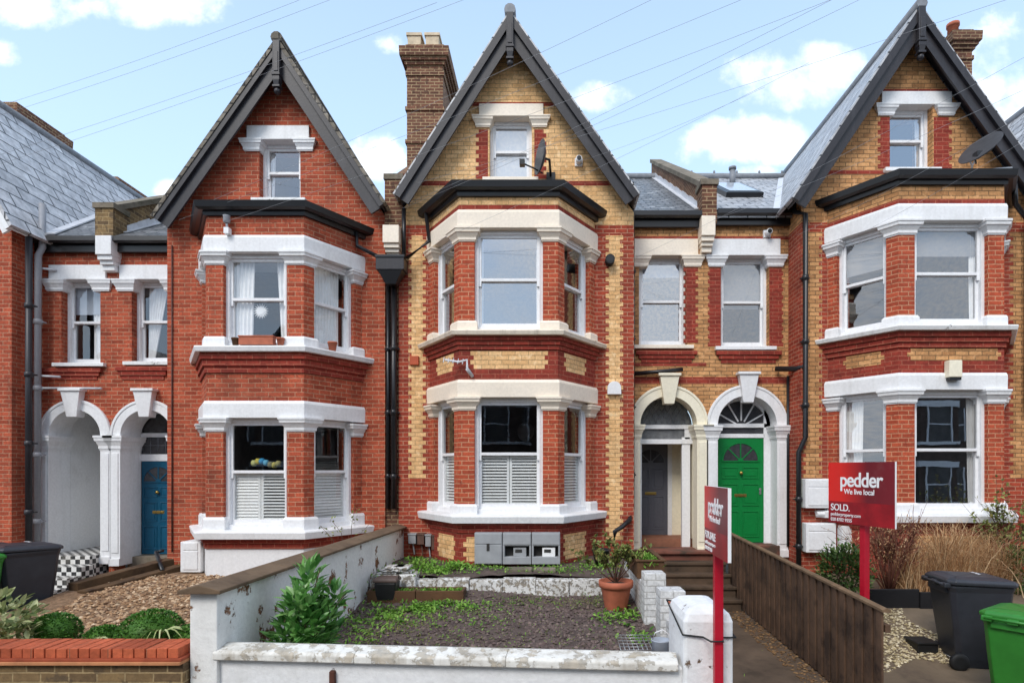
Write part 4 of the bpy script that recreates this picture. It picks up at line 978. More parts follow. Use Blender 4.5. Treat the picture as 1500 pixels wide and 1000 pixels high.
SOIL = plain('dark_soil', hexc('5c4f49'), .95, .35, scale=9, bumps=.6, c2=hexc('4a3f3a'))
CONC = plain('brown_concrete', hexc('70604e'), .85, .25, scale=3, bumps=.25, c2=hexc('53463a'))
PAVE = plain('grey_paving', hexc('8a8680'), .85, .15, scale=3, bumps=.2)
TARM = plain('asphalt', (.05, .05, .052), .9, .2, scale=20, bumps=.3)
GRAVB = plain('gravel_bed', hexc('8f7258'), .95, .4, scale=24, bumps=.8, c2=hexc('6f563f'))
GRAVC = plain('pale_gravel_bed', hexc('a8987a'), .95, .35, scale=26, bumps=.8, c2=hexc('86765a'))
sheet('ground', -300, 300, -300, 300, lambda x, y: -.32, EARTH, 4, 4)
sheet('road', -60, 60, -18.5, -9.6, lambda x, y: -.18, TARM, 4, 2)
m = MB(); m.box(-60, 60, -9.5, -6.8, -.4, -.08, PAVE); m.box(-60, 60, -9.62, -9.5, -.4, -.07, STONE); m.build('pavement', None, kind='structure')
m = MB(); m.box(-60, 60, -21.5, -18.6, -.4, -.08, PAVE); m.build('pavement', None, kind='structure')
sheet('gravel_ground', -7.3, -2.86, -6.2, -.0, gz_left, GRAVB, 24, 24, jit=.008)
sheet('path', -10.6, -7.3, -6.4, .7, lambda x, y: lerp(.36, .25, -y / 5), CONC, 8, 12)
sheet('garden_soil', -2.66, 1.3, -6.3, -1.9, gz_soil, SOIL, 60, 60, jit=.012)
sheet('raised_bed_soil', -2.66, 1.62, -2.02, .02, gz_bed, SOIL, 40, 20, jit=.012)
sheet('path', 1.3, 3.34, -7.0, .3, gz_path, plain('damp_path', hexc('5e4e40'), .75, .3, scale=3, bumps=.25, c2=hexc('43372c')), 8, 20)
m = MB(); m.box(1.95, 2.75, -4.75, -4.2, gz_path(0, -4.5) - .01, gz_path(0, -4.5) + .025, RUBM := plain('dark_coir_mat', hexc('3a2f28'), .95, .3, scale=40, bumps=.6)); tag(m.build('door_mat', None, bevel=.004), 'dark rectangular mat lying on the path beside the fence', 'mat')
sheet('driveway', 3.34, 14, -7.0, .3, gz_right, CONC, 20, 30)

def leafm(m, p, d, up, L, W, mat, bend=.25):
    d = d.normalized(); s = d.cross(up)
    if s.length < .05: s = d.cross(Vector((1, 0, 0)))
    s.normalize(); n = s.cross(d)
    a, b, c = p, p + d * L * .45 - n * L * bend * .12, p + d * L - n * L * bend * .5
    b2 = p + d * L * .75 - n * L * bend * .3
    i = m.add([a, p + d * L * .22 + s * W * .38 + n * W * .1, b + s * W * .5 + n * W * .15, b2 + s * W * .34 + n * W * .1, c, b2 - s * W * .34 + n * W * .1, b - s * W * .5 + n * W * .15, p + d * L * .22 - s * W * .38 + n * W * .1, b])
    for k in range(8): m.fi((i + k, i + (k + 1) % 8, i + 8), mat)
def rv(): 
    while True:
        v = Vector((rnd.uniform(-1, 1), rnd.uniform(-1, 1), rnd.uniform(-1, 1)))
        if .05 < v.length < 1: return v
def leafcloud(m, c, r, n, L, W, mat, shell=.5, up=.5, mod=.18):
    c = Vector(c)
    for _ in range(n):
        v = rv(); v = v.normalized() * (shell + (1 - shell) * rnd.random() ** .7) * (1 + mod * math.sin(v.x * 7 + v.z * 5 + c.x) * math.cos(v.y * 6))
        p = c + Vector((v.x * r[0], v.y * r[1], v.z * r[2])); d = (v + rv() * .8 + Vector((0, 0, up)))
        k = rnd.uniform(.7, 1.25); leafm(m, p, d, Vector((0, 0, 1)) + rv() * .5, L * k, W * k, mat)
def stones(name, mat, n, xr, yr, zf, s0, s1, flat=.55, keep=None, label=None, cat=None):
    m = MB()
    for _ in range(n):
        x, y = rnd.uniform(*xr), rnd.uniform(*yr)
        if keep and not keep(x, y): continue
        r = rnd.uniform(s0, s1); a = rnd.uniform(0, 3.14); z = zf(x, y) + r * .25; ca, sa = math.cos(a), math.sin(a)
        ring = []
        for k in range(5):
            t = k * 1.2566 + rnd.uniform(-.3, .3); q = (math.cos(t) * r * rnd.uniform(.8, 1.2), math.sin(t) * r * .7 * rnd.uniform(.8, 1.2)); ring.append((x + q[0] * ca - q[1] * sa, y + q[0] * sa + q[1] * ca, z + rnd.uniform(-.2, .2) * r))
        i = m.add(ring + [(x + rnd.uniform(-.3, .3) * r, y + rnd.uniform(-.3, .3) * r, z + r * flat), (x, y, z - r * .5)])
        for k in range(5): m.fi((i + k, i + (k+1) % 5, i + 5), mat); m.fi((i + (k+1) % 5, i + k, i + 6), mat)
    o = m.build(name, None, kind='stuff'); return tag(o, label, cat)
GRAV = island('gravel_stone', [hexc('8a6a4e'), hexc('b08e6c'), hexc('7a5a40'), hexc('c9b092'), hexc('9a7654'), hexc('6e5646')], .8)
GRAV2 = island('pale_gravel_stone', [hexc('b8a684'), hexc('cfc0a0'), hexc('8f7f60'), hexc('a8966f'), hexc('ddd0b4')], .8)
CLOD = island('soil_clod', [hexc('5a4c48'), hexc('6a5a56'), hexc('483c3a'), hexc('7e6e66'), hexc('54484a')], .95)
stones('gravel', GRAV, 9000, (-7.3, -2.9), (-6.0, -.9), gz_left, .018, .045, label='tan gravel covering the left front garden', cat='gravel', keep=lambda x, y: not (-6.4 < x < -3.4 and y > -1.0) and x > -7.1 + (y + .8) * -.18)
stones('gravel', GRAV2, 7000, (3.45, 6.6), (-4.3, -2.56), gz_right, .012, .03, label='pale gravel patch beside the right driveway', cat='gravel', keep=lambda x, y: x < 5.0 + .12 * math.sin(y * 5) and y > -3.95 + .25 * (x - 3.4) * .4 + .1 * math.sin(x * 6))
stones('soil_clods', CLOD, 6500, (-2.6, 1.2), (-6.1, -2.1), gz_soil, .012, .032, .7, label='crumbly dark soil of the front bed', cat='soil')
LITTER = island('dry_leaf', [hexc('6a4c34'), hexc('8a6a48'), hexc('54402e'), hexc('9a7c58')], .9)
stones('fallen_leaves', LITTER, 700, (2.95, 3.28), (-5.2, -.9), gz_path, .012, .03, .3, label='dry leaf litter along the foot of the fence', cat='leaves')

WEED = island('weed_leaf', [hexc('3f6a20'), hexc('6a9a34'), hexc('8ab04a'), hexc('527f2a'), hexc('9abf5a')], .6, trans=.25)
def weeds(name, patches, label, tall=.09):
    m = MB()
    for (x, y, rx, ry, n, zf, sz) in patches:
        for _ in range(n):
            a = rnd.gauss(0, .5), rnd.gauss(0, .5); px, py = x + a[0] * rx, y + a[1] * ry
            if math.sin(px * 9 + 2 * math.sin(py * 5)) * math.sin(py * 11 + px * 3) < rnd.uniform(-.9, .5): continue
            p = Vector((px, py, zf(px, py) + rnd.uniform(0, .02))); d = rv(); d.z = abs(d.z) * .6 + .12
            leafm(m, p + Vector((0, 0, rnd.uniform(0, sz * .35))), d, Vector((0, 0, 1)) + rv() * .6, sz * rnd.uniform(.3, .85), sz * rnd.uniform(.15, .4), WEED)
    return tag(m.build(name, None, kind='stuff'), label, 'weeds')
S_, B_ = gz_soil, gz_bed
weeds('weeds', [(-2.3, -4.6, .5, 1.6, 900, S_, .08), (-2.0, -3.2, .6, .9, 1100, S_, .085), (-1.6, -2.85, .8, .22, 1000, S_, .10), (-1.0, -3.4, .5, .9, 500, S_, .06), (-.6, -3.8, 1.0, 1.2, 260, S_, .05), (.9, -3.3, .35, .5, 420, S_, .10), (1.0, -4.2, .2, .3, 160, S_, .10), (.0, -2.5, 1.2, .4, 400, S_, .05), (-.5, -4.2, 1.7, 1.8, 450, S_, .03), (-.2, -5.2, 1.6, 1.0, 260, S_, .04), (-2.1, -5.6, .6, .5, 300, S_, .07)], 'patchy green weeds across the dark soil bed')
MOSS = island('moss_tuft', [hexc('6a7a30'), hexc('8a9440'), hexc('566628'), hexc('9aa050')], .8, trans=.1)
WEED_, WEED = WEED, MOSS
weeds('moss', [(-.4, -4.0, 1.6, 1.9, 1500, S_, .028), (-1.8, -3.8, .7, 1.8, 2000, S_, .042), (.2, -2.5, .9, .3, 700, S_, .035)], 'olive moss speckled over the soil bed')
WEED = WEED_
weeds('weeds', [(-2.3, -1.2, .5, 1.0, 900, B_, .09), (-1.75, -1.5, .5, .5, 900, B_, .12), (-1.2, -1.55, .9, .4, 600, B_, .08), (.35, -1.5, .7, .5, 700, B_, .08), (1.0, -1.3, .5, .6, 350, B_, .08)], 'green weeds along the raised strip below the middle bay')
weeds('weeds', [(-7.8, -.5, .3, .4, 160, lambda x, y: .55, .10), (-10.3, -.4, .7, .3, 200, lambda x, y: .6, .1), (-6.6, -.2, .3, .2, 160, lambda x, y: .75, .08)], 'small weeds at the foot of the left porches')

# ------------------------------------------------------------------ garden walls and fence
RENDER = paint('flaking_white_render', (.80, .79, .76), .8, grime=.3, flake=.30, flakec=hexc('8a5f40'), bumps=.5, fscale=2.6, grimec=(.35, .32, .28))
RENDER2 = paint('rough_white_render', (.79, .79, .79), .8, grime=.3, flake=.14, flakec=hexc('7a6450'), bumps=.6, fscale=3.4, grimec=(.4, .38, .34))
MOSSW = paint('mossy_white_coping', (.74, .72, .67), .85, grime=.85, flake=.46, flakec=hexc('a8977c'), bumps=.5, fscale=8, fop=.6, streak=True, grimec=hexc('8a7a60'))
FLAKW = paint('peeling_white_brick', (.74, .73, .71), .85, grime=.75, flake=.52, flakec=hexc('8c7d66'), bumps=.6, fscale=16, fop=.8, grimec=hexc('7a705c'))
WBRICK = brick('white_painted_brick', (.72, .72, .71), (.68, .68, .67), (.5, .49, .47), dirt=.4, dirtc=hexc('8a7a66'))
COPE = plain('brown_coping_stone', hexc('6f5b47'), .9, .25, scale=5, bumps=.35, c2=hexc('594838'))
W1 = thing('boundary_wall', 'white rendered side wall with flaking patches and a brown pitched coping, left of the soil bed', 'wall', (-2.76, -3.1, 0))
m = MB(); zt = lambda y: lerp(1.44, 1.52, (-y) / 6.2)
m.slabx([(-6.2, -.3), (-6.2, zt(-6.2)), (-.02, zt(-.02)), (-.02, -.3)], -2.87, -2.65, RENDER); m.build('wall', W1, bevel=.01)
m = MB()
for k in range(5):
    ya, yb = -6.27 + k * 1.25, -6.27 + (k + 1) * 1.25 - .006
    m.loft([[(-2.93, y, zt(y) - .0), (-2.59, y, zt(y) - .0), (-2.59, y, zt(y) + .03), (-2.76, y, zt(y) + .075), (-2.93, y, zt(y) + .03)] for y in (ya, yb)], COPE)
m.build('coping', W1, bevel=.008)
W2 = thing('front_wall', 'low white front wall with stained mossy coping before the soil bed', 'wall', (-.9, -6.2, 0))
u_ = Vector((3.88, -.3)).normalized(); T2 = locT((-2.87, -6.14, 0), u_, Vector((-u_.y, u_.x)))
m = MB(); m.T = T2; m.box(.0, 3.9, 0, .22, -.4, 1.0, RENDER2); m.build('wall', W2, bevel=.015)
m = MB(); m.T = T2; rndx = [0.19, 1.35, 2.55, 3.86]
for a, b in zip(rndx[:-1], rndx[1:]): m.loft([[(x, -.055, .985), (x, .27, .985), (x, .27, 1.04), (x, .1, 1.085), (x, -.035, 1.06), (x, -.055, 1.04)] for x in (a, b - .001)], MOSSW)
m.build('coping', W2, bevel=.008)
tag((lambda m: (m.box(PX(483, -6.25), PX(491, -6.25), -6.27, -6.22, -.1, PZ(982, -6.25), plain('rusty_iron', hexc('5a3428'), .8, .3)), m.build('iron_stub', None, bevel=.006))[-1])(MB()), 'rusty iron stub standing against the low white front wall', 'post')
W3 = tag((lambda m: (m.loft([[(x, y, z) for x, y in inset([(1.01, -6.5), (1.385, -6.5), (1.385, -5.92), (1.01, -5.92)], o)] for z, o in ((-.3, 0), (1.36, 0), (1.415, -.02), (1.45, -.06), (1.47, -.13))], RENDER2), m.build('gate_pier', None, bevel=.025))[-1])(MB()), 'thick white rendered gate pier with rounded top, the red sign post strapped to it', 'pier')
W4 = thing('path_wall', 'low white painted brick wall with two stub piers between soil bed and path', 'wall', (1.32, -4, 0))
m = MB(); m.box(1.2, 1.42, -5.95, -4.85, -.2, .98, WBRICK); m.box(1.2, 1.42, -3.3, -1.4, -.2, 1.06, WBRICK); m.build('wall', W4, bevel=.01)
for y in (-3.55, -4.62):
    m = MB(); m.box(1.185, 1.455, y, y + .27, -.2, 1.215, WBRICK); m.build('pier', W4, bevel=.012)
W5 = tag((lambda m: ([m.box(-2.64 + k * .49, -2.64 + (k + 1) * .49 - .004, -2.16 + .02 * math.sin(k * 2.3), -1.96, .4, .885 + .012 * math.sin(k * 3.7), FLAKW) for k in range(8)], m.build('retaining_wall', None, bevel=.008))[-1])(MB()), 'ankle-high peeling white brick edging of the raised strip', 'wall')
m = MB(); m.box(-2.6, -1.95, -2.22, -1.9, .5, .97, FLAKW); tag(m.build('block_wall', None, bevel=.02), 'short white-painted block with a black patch, left end of the edging', 'block')
WOODB = plain('stained_timber', hexc('5c4028'), .8, .3, scale=4, bumps=.2, c2=hexc('463020'))
T5 = thing('timber_planter', 'long brown timber trough sunk at the foot of the white edging', 'planter', (-1.8, -2.4, .6))
m = MB(); z0 = .6
for x0 in (-2.55, -1.87):
    m.box(x0, x0 + .67, -2.56, -2.52, z0, z0 + .2, WOODB); m.box(x0, x0 + .67, -2.28, -2.24, z0, z0 + .2, WOODB); m.box(x0, x0 + .04, -2.52, -2.28, z0, z0 + .2, WOODB); m.box(x0 + .63, x0 + .67, -2.52, -2.28, z0, z0 + .2, WOODB)
m.build('box', T5, bevel=.004)
m = MB(); m.box(-2.5, -1.25, -2.52, -2.28, z0, z0 + .15, SOIL); m.build('soil', T5)
m = MB()
for _ in range(500): leafm(m, Vector((rnd.uniform(-2.5, -1.25), rnd.uniform(-2.5, -2.3), z0 + .15)), rv() + Vector((0, 0, .7)), Vector((0, 0, 1)), .07, .025, WEED)
m.build('plants', T5, kind='stuff')
T6 = thing('timber_planter', 'dark timber box planter with bright green sprouts on the path wall', 'planter', (1.35, -2.6, 1.06))
m = MB(); x0, x1, y0, y1, z0, z1 = 1.17, 1.53, -3.05, -2.0, 1.065, 1.29
for a in ((x0, x1, y0, y0 + .03), (x0, x1, y1 - .03, y1), (x0, x0 + .03, y0 + .03, y1 - .03), (x1 - .03, x1, y0 + .03, y1 - .03)): m.box(*a, z0, z1, WOODB)
for a in ((x0 - .02, x1 + .02, y0 - .02, y0 + .04), (x0 - .02, x1 + .02, y1 - .04, y1 + .02), (x0 - .02, x0 + .04, y0 + .04, y1 - .04), (x1 - .04, x1 + .02, y0 + .04, y1 - .04)): m.box(*a, z1, z1 + .02, WOODB)
m.build('box', T6, bevel=.003); m = MB(); m.box(x0 + .03, x1 - .03, y0 + .03, y1 - .03, z0, z1 - .06, SOIL); m.build('soil', T6)
m = MB()
for _ in range(420): leafm(m, Vector((rnd.uniform(x0 + .06, x1 - .06), rnd.gauss(-2.6, .22), z1 - .06)), rv() + Vector((0, 0, .8)), Vector((0, 0, 1)), .09, .03, WEED)
m.build('plants', T6, kind='stuff')

# left brick front wall with red soldier coping
CAPB = brick('orange_coping_brick', hexc('bc6040'), hexc('a85236'), hexc('8a5a44'), .3, .4, .004, dirt=.25, dirtc=hexc('6a3a24'))
W6 = thing('front_wall', 'low stock-brick front wall capped with orange-red bricks on edge', 'wall', (-5.5, -6.1, 0))
m = MB(); m.box(-8.5, -2.88, -6.27, -6.02, -.3, .975, STOCK); m.box(-8.5, -2.88, -6.315, -5.98, .975, 1.0, plain('creasing_tile', hexc('b57a52'), .85, .2)); m.box(-8.5, -2.88, -6.30, -5.99, 1.0, 1.025, plain('creasing_tile_red', hexc('9a4a30'), .85, .2)); m.build('wall', W6, bevel=.004)
m = MB(); n = 64
for k in range(n):
    x = -8.5 + k * .0875; m.box(x, x + .079, -6.29 + rnd.uniform(-.004, .004), -6.0, 1.025, 1.10 + rnd.uniform(-.003, .003), CAPB)
m.build('coping', W6, bevel=.004)

# sleepers edging the gravel
SLEEP = plain('weathered_sleeper', hexc('5c452e'), .9, .3, scale=5, bumps=.4, c2=hexc('3a2a1c'))
def beam(a, b, w, h, label):
    a, b = Vector(a), Vector(b); uu = (b - a).normalized(); L = (b - a).length; s = Vector((-uu.y, uu.x, 0)).normalized(); up = uu.cross(s) if uu.cross(s).z > 0 else -uu.cross(s)
    m = MB(); n = 6
    m.loft([[a + uu * L * i / n + s * q * w / 2 * (1 + rnd.uniform(-.05, .05)) + up * r * h * (1 + rnd.uniform(-.04, .04)) for q, r in ((-1, 0), (1, 0), (1, 1), (-1, 1))] for i in range(n + 1)], SLEEP)
    return tag(m.build('timber_sleeper', None, bevel=.01), label, 'sleeper', 'timber sleepers edging the gravel')
def P(px, py, Y): return (PX(px, Y), Y, PZ(py, Y))
beam((-7.2, -1.9, .60), (-6.7, -.35, .74), .2, .2, 'thick weathered sleeper on top, nearest the teal door')
beam((-6.95, -2.05, .56), (-6.45, -.5, .70), .2, .14, 'flat weathered sleeper lying below the thick one beside gravel')
beam((-7.3, -3.2, .44), (-6.7, -2.2, .54), .12, .1, 'thin weathered sleeper beside the black wheelie bins on the left')

FW = plain('dark_stained_fence', hexc('5a4434'), .85, .4, scale=6, bumps=.25, c2=hexc('38291f'))
FW2 = plain('faded_fence_edge', hexc('6e5842'), .85, .3, scale=6, bumps=.2)
FN = thing('fence', 'dark brown close-board fence sloping down between the path and driveway', 'fence', (3.3, -2.6, 0))
def ft(y): return lerp(1.345, 1.115, -y / 5.15)
m = MB(); y = -5.12; k = 0
while y < -.1:
    wd = rnd.uniform(.085, .10); dx = 0 if k % 2 else .022; zb = gz_path(0, y) + .02
    m.loft([[(3.28 - dx, y, z0), (3.28 - dx + .02, y, z0), (3.28 - dx + .02, y + wd + .012, z1), (3.28 - dx, y + wd + .012, z1)] for z0, z1 in ((zb, zb), (ft(y) - rnd.uniform(0, .004), ft(y + wd)))], FW)
    y += wd + .002; k += 1
m.build('boards', FN, bevel=.003)
m = MB(); m.loft([[(3.245, y, ft(y)), (3.325, y, ft(y)), (3.325, y, ft(y) + .025), (3.285, y, ft(y) + .04), (3.245, y, ft(y) + .025)] for y in (-5.16, -2.6, -.04)], FW2); m.build('capping', FN)
m = MB(); m.box(3.305, 3.36, -5.1, -.05, .25, .33, FW); m.box(3.305, 3.36, -5.1, -.05, .9, .98, FW); m.build('rail', FN, bevel=.004)

# ------------------------------------------------------------------ wheelie bins
BINB = plain('charcoal_bin_plastic', (.028, .030, .038), .42, .15, spec=.45, bumps=.04)
BING = plain('green_bin_plastic', hexc('2f7a2c'), .42, .12, spec=.45, bumps=.04)
RUB = plain('black_rubber', (.012, .012, .013), .6, .1)
def wheelie(mat, label, mark=None):
    t = thing('wheelie_bin', label, 'wheelie bin', (0, 0, 0), 'wheelie bins')
    m = MB()
    def rr(hx, yf, yb, c): return [(-hx + c, -yf), (hx - c, -yf), (hx, -yf + c), (hx, yb - c), (hx - c, yb), (-hx + c, yb), (-hx, yb - c), (-hx, -yf + c)]
    m.loft([[(x, y, z) for x, y in rr(hx, yf, yb, .05)] for z, hx, yf, yb in ((.02, .21, .24, .20), (.12, .225, .255, .24), (.60, .262, .31, .30), (.88, .277, .335, .33), (.93, .29, .35, .345), (.955, .29, .35, .345))], mat, smooth=False)
    for s in (-1, 1): m.loft([[(s * .05 + q * .012, -.24 - .09 * f - .012 + r, z) for q, r in ((-1, 0), (1, 0), (1, .02), (-1, .02))] for z, f in ((.1, .1), (.8, 1))], mat)
    m.box(-.2, .2, .31, .36, .86, .93, mat)
    m.build('body', t, bevel=.012)
    m = MB()
    m.loft([[(x, y, z + .028 * (y < 0) * 0 + (y + .35) * .03) for x, y in inset(ccw(rr(.30, .365, .36, .06)), o)] for z, o in ((.955, -.01), (.945, .012), (.985, .014), (1.01, -.02), (1.035, -.12))], mat, smooth=False)
    m.box(-.1, .1, -.40, -.36, .955, .985, mat)
    for x in (-.22, 0, .22): m.box(x - .05, x + .05, .33, .405, .93, .985, mat)
    L = m.build('lid', t, bevel=.012)
    m = MB(); m.tube([(-.24, .40, .965), (.24, .40, .965)], .015, mat, 8); m.build('handle', L)
    if mark: text(L, mark, .055, (-.13, -.06, 1.068), (0, 0, 0), WHITE, ext=.001)
    for s in (-1, 1):
        m = MB(); m.T = Matrix.Translation((s * .25, .24, .10)) @ Matrix.Rotation(R(90), 4, 'Y')
        m.lathe((0, 0, -.03), [(.05, 0), (.092, .0), (.1, .012), (.1, .05), (.092, .06), (.06, .06), (.045, .052), (.0, .052)], RUB, 22)
        if s < 0: pass
        m.build('wheel', t)
    m = MB(); m.tube([(-.25, .24, .1), (.25, .24, .1)], .012, STEEL); m.build('axle', t)
    return t
def text(root, s, size, loc, rot, mat, align='LEFT', ext=.0015, off=0.0, sp=1.0, name='lettering', sx=1.0):
    cu = bpy.data.curves.new('lettering', 'FONT'); cu.body = s; cu.size = size; cu.extrude = ext; cu.align_x = align; cu.offset = off; cu.space_character = sp
    o = bpy.data.objects.new('tmp', cu); COL.objects.link(o); dg = bpy.context.evaluated_depsgraph_get()
    me = bpy.data.meshes.new_from_object(o.evaluated_get(dg)); bpy.data.objects.remove(o); bpy.data.curves.remove(cu)
    me.name = name; me.transform(Matrix.Translation(loc) @ Matrix.Rotation(rot[2], 4, 'Z') @ Matrix.Rotation(rot[0], 4, 'X') @ Matrix.Diagonal((sx, 1, 1, 1)))
    me.materials.clear(); me.materials.append(mat)
    q = bpy.data.objects.new(name, me); COL.objects.link(q); origin[q] = Vector((0, 0, 0)); q.parent = root; return q
bk = wheelie(BINB, 'charcoal wheelie bin standing by the pale gravel on the right driveway', 'WASTE')
bk.scale = (1.05, 1.05, 1.05); bk.location = (5.10, -3.72, .14); bk.rotation_euler = (0, 0, R(83))
b2 = dup(bk, 'charcoal wheelie bin in front of the left porch, corner towards the street', (-7.66, -2.25, .335), R(150))
for s_ in (-1,):
    b3 = dup(bk, 'charcoal wheelie bin cut by the left edge, behind the green one', (-8.42, -2.2, .33), R(160))
gb = wheelie(BING, 'bright green wheelie bin at the right edge, nearest the street')
gb.location = (4.94, -4.76, .02); gb.rotation_euler = (0, 0, R(128))
b4 = dup(gb, 'dark green wheelie bin, only a sliver showing at the left edge', (-7.86, -2.95, .33), R(170))

# ------------------------------------------------------------------ sale boards
SIGN, t, b = newmat('printed_red_board', .35, .5)
ob = coords(t); sx = t.nodes.new('ShaderNodeSeparateXYZ'); t.links.new(ob, sx.inputs[0])
cr = t.nodes.new('ShaderNodeValToRGB'); t.links.new(rng(t, sx.outputs[0], -.49, .49), cr.inputs[0]); e = cr.color_ramp.elements
e[0].position = .0; e[0].color = (*hexc('e0261f'), 1); e[1].position = .62; e[1].color = (*hexc('6a1420'), 1); q = e.new(.22); q.color = (*hexc('d8261f'), 1); q = e.new(1.0); q.color = (*hexc('7a1a26'), 1)
t.links.new(mixc_(t, rng(t, noise(t, ob, 5, 6, .7), .55, .75, 0, .25), cr.outputs[0], hexc('8a5a58')), b.inputs['Base Color'])
SIGN2 = plain('printed_crimson_strip', hexc('8c1620'), .35, .15, scale=3, c2=hexc('a81c26'))
REDPOST = paint('red_painted_post', hexc('b3122a'), .45, grime=.1, grimec=hexc('6a0a18'), bumps=.1)
SGNW = plain('white_print', (.85, .85, .85), .4, .03)
def board(label, status, bw, bh, loc, rz, zc, post_xy, ztop, zbot, lean=0, pr=.026):
    t = thing('sale_board', label, 'sign', (0, 0, 0))
    s = bw / .98
    q = MB(); q.box(-bw/2, bw/2, -.012, .012, zc - bh/2, zc + bh/2, SGNW); q.box(-bw/2, bw/2, -.0155, -.011, zc - bh/2 + .26 * s, zc + bh/2, SIGN); q.box(-bw/2, bw/2, -.0145, -.011, zc - bh/2, zc - bh/2 + .26 * s, SIGN2)
    pb = q.build('board', t)
    R90 = (R(90), 0, 0); y = -.017
    text(pb, 'pedder', .235 * s, (-.30 * s, y, zc + bh/2 - .285 * s), R90, SGNW, off=.0042, sp=.93)
    text(pb, 'We live local', .088 * s, (-.235 * s, y, zc + bh/2 - .375 * s), R90, SGNW, off=.0012, sp=.98)
    text(pb, status, .115 * s, (-.45 * s, y, zc - bh/2 + .150 * s), R90, SGNW, off=.0012, sp=.97)
    text(pb, 'pedderproperty.com', .056 * s, (-.45 * s, y, zc - bh/2 + .086 * s), R90, SGNW, off=.0004)
    text(pb, '020 8702 9555', .056 * s, (-.45 * s, y, zc - bh/2 + .022 * s), R90, SGNW, off=.0004)
    q = MB(); px, py = post_xy
    q.loft([[(px + a * pr + lean * f, py + c * pr, z) for a, c in ((-1,-1),(1,-1),(1,1),(-1,1))] for z, f in ((zbot, 0), (ztop, 1))], REDPOST); q.build('post', t, bevel=.003)
    t.location = loc; t.rotation_euler = (0, 0, rz); return t
board('red sale board reading SOLD on a red post behind the fence', 'SOLD.', .98, .73, (3.62, -4.02, 0), R(-73.4), 2.225, (.0, .06), 2.5, .2, pr=.037)
board('red FOR SALE board seen almost edge-on, its post tied to the white gate pier', 'FOR SALE', .66, .487, (1.19, -6.75, 0), R(-92), 2.137, (-.175, .052), 2.3, -.3, lean=-.01, pr=.031)
m = MB(); hw = [(1.0, -6.51), (1.15, -6.52), (1.18, -6.625), (1.27, -6.625), (1.29, -6.52), (1.395, -6.51), (1.395, -5.9), (1.0, -5.9), (1.0, -6.51)]
zst = [1.27, 1.255, 1.252, 1.252, 1.252, 1.25, 1.3, 1.40, 1.27]
m.tube([(x, y, z) for (x, y), z in zip(hw, zst)], .007, RUB, 6); tag(m.build('strap', None), 'black strap tying the red post to the white gate pier', 'strap')
# ------------------------------------------------------------------ plants
LAUREL = island('laurel_leaf', [hexc('3c7030'), hexc('62984a'), hexc('86b866'), hexc('4a7e3a'), hexc('9cc878')], .35, .5, .2)
OLIVE = island('olive_green_leaf', [hexc('55632e'), hexc('7a8546'), hexc('9aa35e'), hexc('5e6a36'), hexc('8a7a44')], .55, .3, .2)
DARKL = island('dark_green_leaf', [hexc('2a4420'), hexc('46602e'), hexc('5e7a3c'), hexc('384f26'), hexc('7a8f4e')], .5, .3, .15)
BOXL = island('box_hedge_leaf', [hexc('31541f'), hexc('477228'), hexc('5e8c36'), hexc('3a6226')], .5, .3, .1)
VARI = island('variegated_leaf', [hexc('6a7a44'), hexc('a8ae78'), hexc('c8c898'), hexc('7e8a54'), hexc('55663a')], .5, .3, .2)
STRAW = island('straw_blade', [hexc('c0966a'), hexc('dcb88c'), hexc('a67c54'), hexc('e6cba2'), hexc('8e6848'), hexc('cfa47a')], .8, .2, .3)
TWIG = plain('brown_twig', hexc('5a4032'), .85, .25)
TWIGR = plain('russet_twig', hexc('6e4234'), .85, .25)
SPEAR = island('pale_strap_leaf', [hexc('a8b070'), hexc('c8cc98'), hexc('8a9a50')], .5, .3, .2)
def twigs(m, base, n, spread, h, r, mat, fork=3, leafmat=None, L=.05, W=.03, ln=6):
    base = Vector(base)
    for i in range(n):
        a = rnd.uniform(0, 6.283); d = Vector((math.cos(a) * spread[0] * rnd.random(), math.sin(a) * spread[1] * rnd.random(), h * rnd.uniform(.6, 1)))
        mid = base + d * .5 + rv() * .05 * h; tip = base + d + rv() * .04
        m.tube([base + rv() * .03, mid, tip], r, mat, 4, r * .4)
        for k in range(fork):
            f = rnd.uniform(.35, .95); p = mid.lerp(tip, f); q = p + (d.normalized() + rv() * .9) * h * .28 * rnd.uniform(.5, 1)
            m.tube([p, p.lerp(q, .5) + rv() * .02, q], r * .5, mat, 3, r * .25)
            if leafmat:
                for _ in range(ln): leafm(m, p.lerp(q, rnd.random()) + rv() * .02, rv() + Vector((0, 0, .3)), Vector((0, 0, 1)) + rv() * .5, L * rnd.uniform(.7, 1.2), W * rnd.uniform(.7, 1.2), leafmat)
# laurel against the side wall
t = thing('shrub', 'glossy bright green laurel bush in the corner of the soil bed', 'shrub', (-2.28, -5.53, .62))
m = MB(); ml = MB()
for (cx, cy, cz, rx, rz, n) in ((-2.25, -5.05, 1.05, .28, .34, 330), (-2.05, -4.95, 1.42, .13, .25, 80), (-2.40, -5.1, .95, .16, .2, 80), (-1.98, -4.9, 1.0, .22, .28, 170), (-2.3, -5.1, 1.3, .16, .16, 60), (-1.85, -4.85, 1.28, .1, .16, 40)):
    for _ in range(n):
        v = rv(); cx0 = cx - .06; v = v.normalized() * rnd.uniform(.45, 1); p = Vector((max(cx0 + .10 * (cx0 < -2.3) - .1 * (cx0 > -2.15) + v.x * rx * .75, -2.62), cy - .5 + v.y * rx, cz + v.z * rz)); d = v * .8 + Vector((0, 0, .55)) + rv() * .5
        leafm(ml, p, d, Vector((0, 0, 1)) + rv() * .4, rnd.uniform(.10, .15), rnd.uniform(.045, .065), LAUREL, .35)
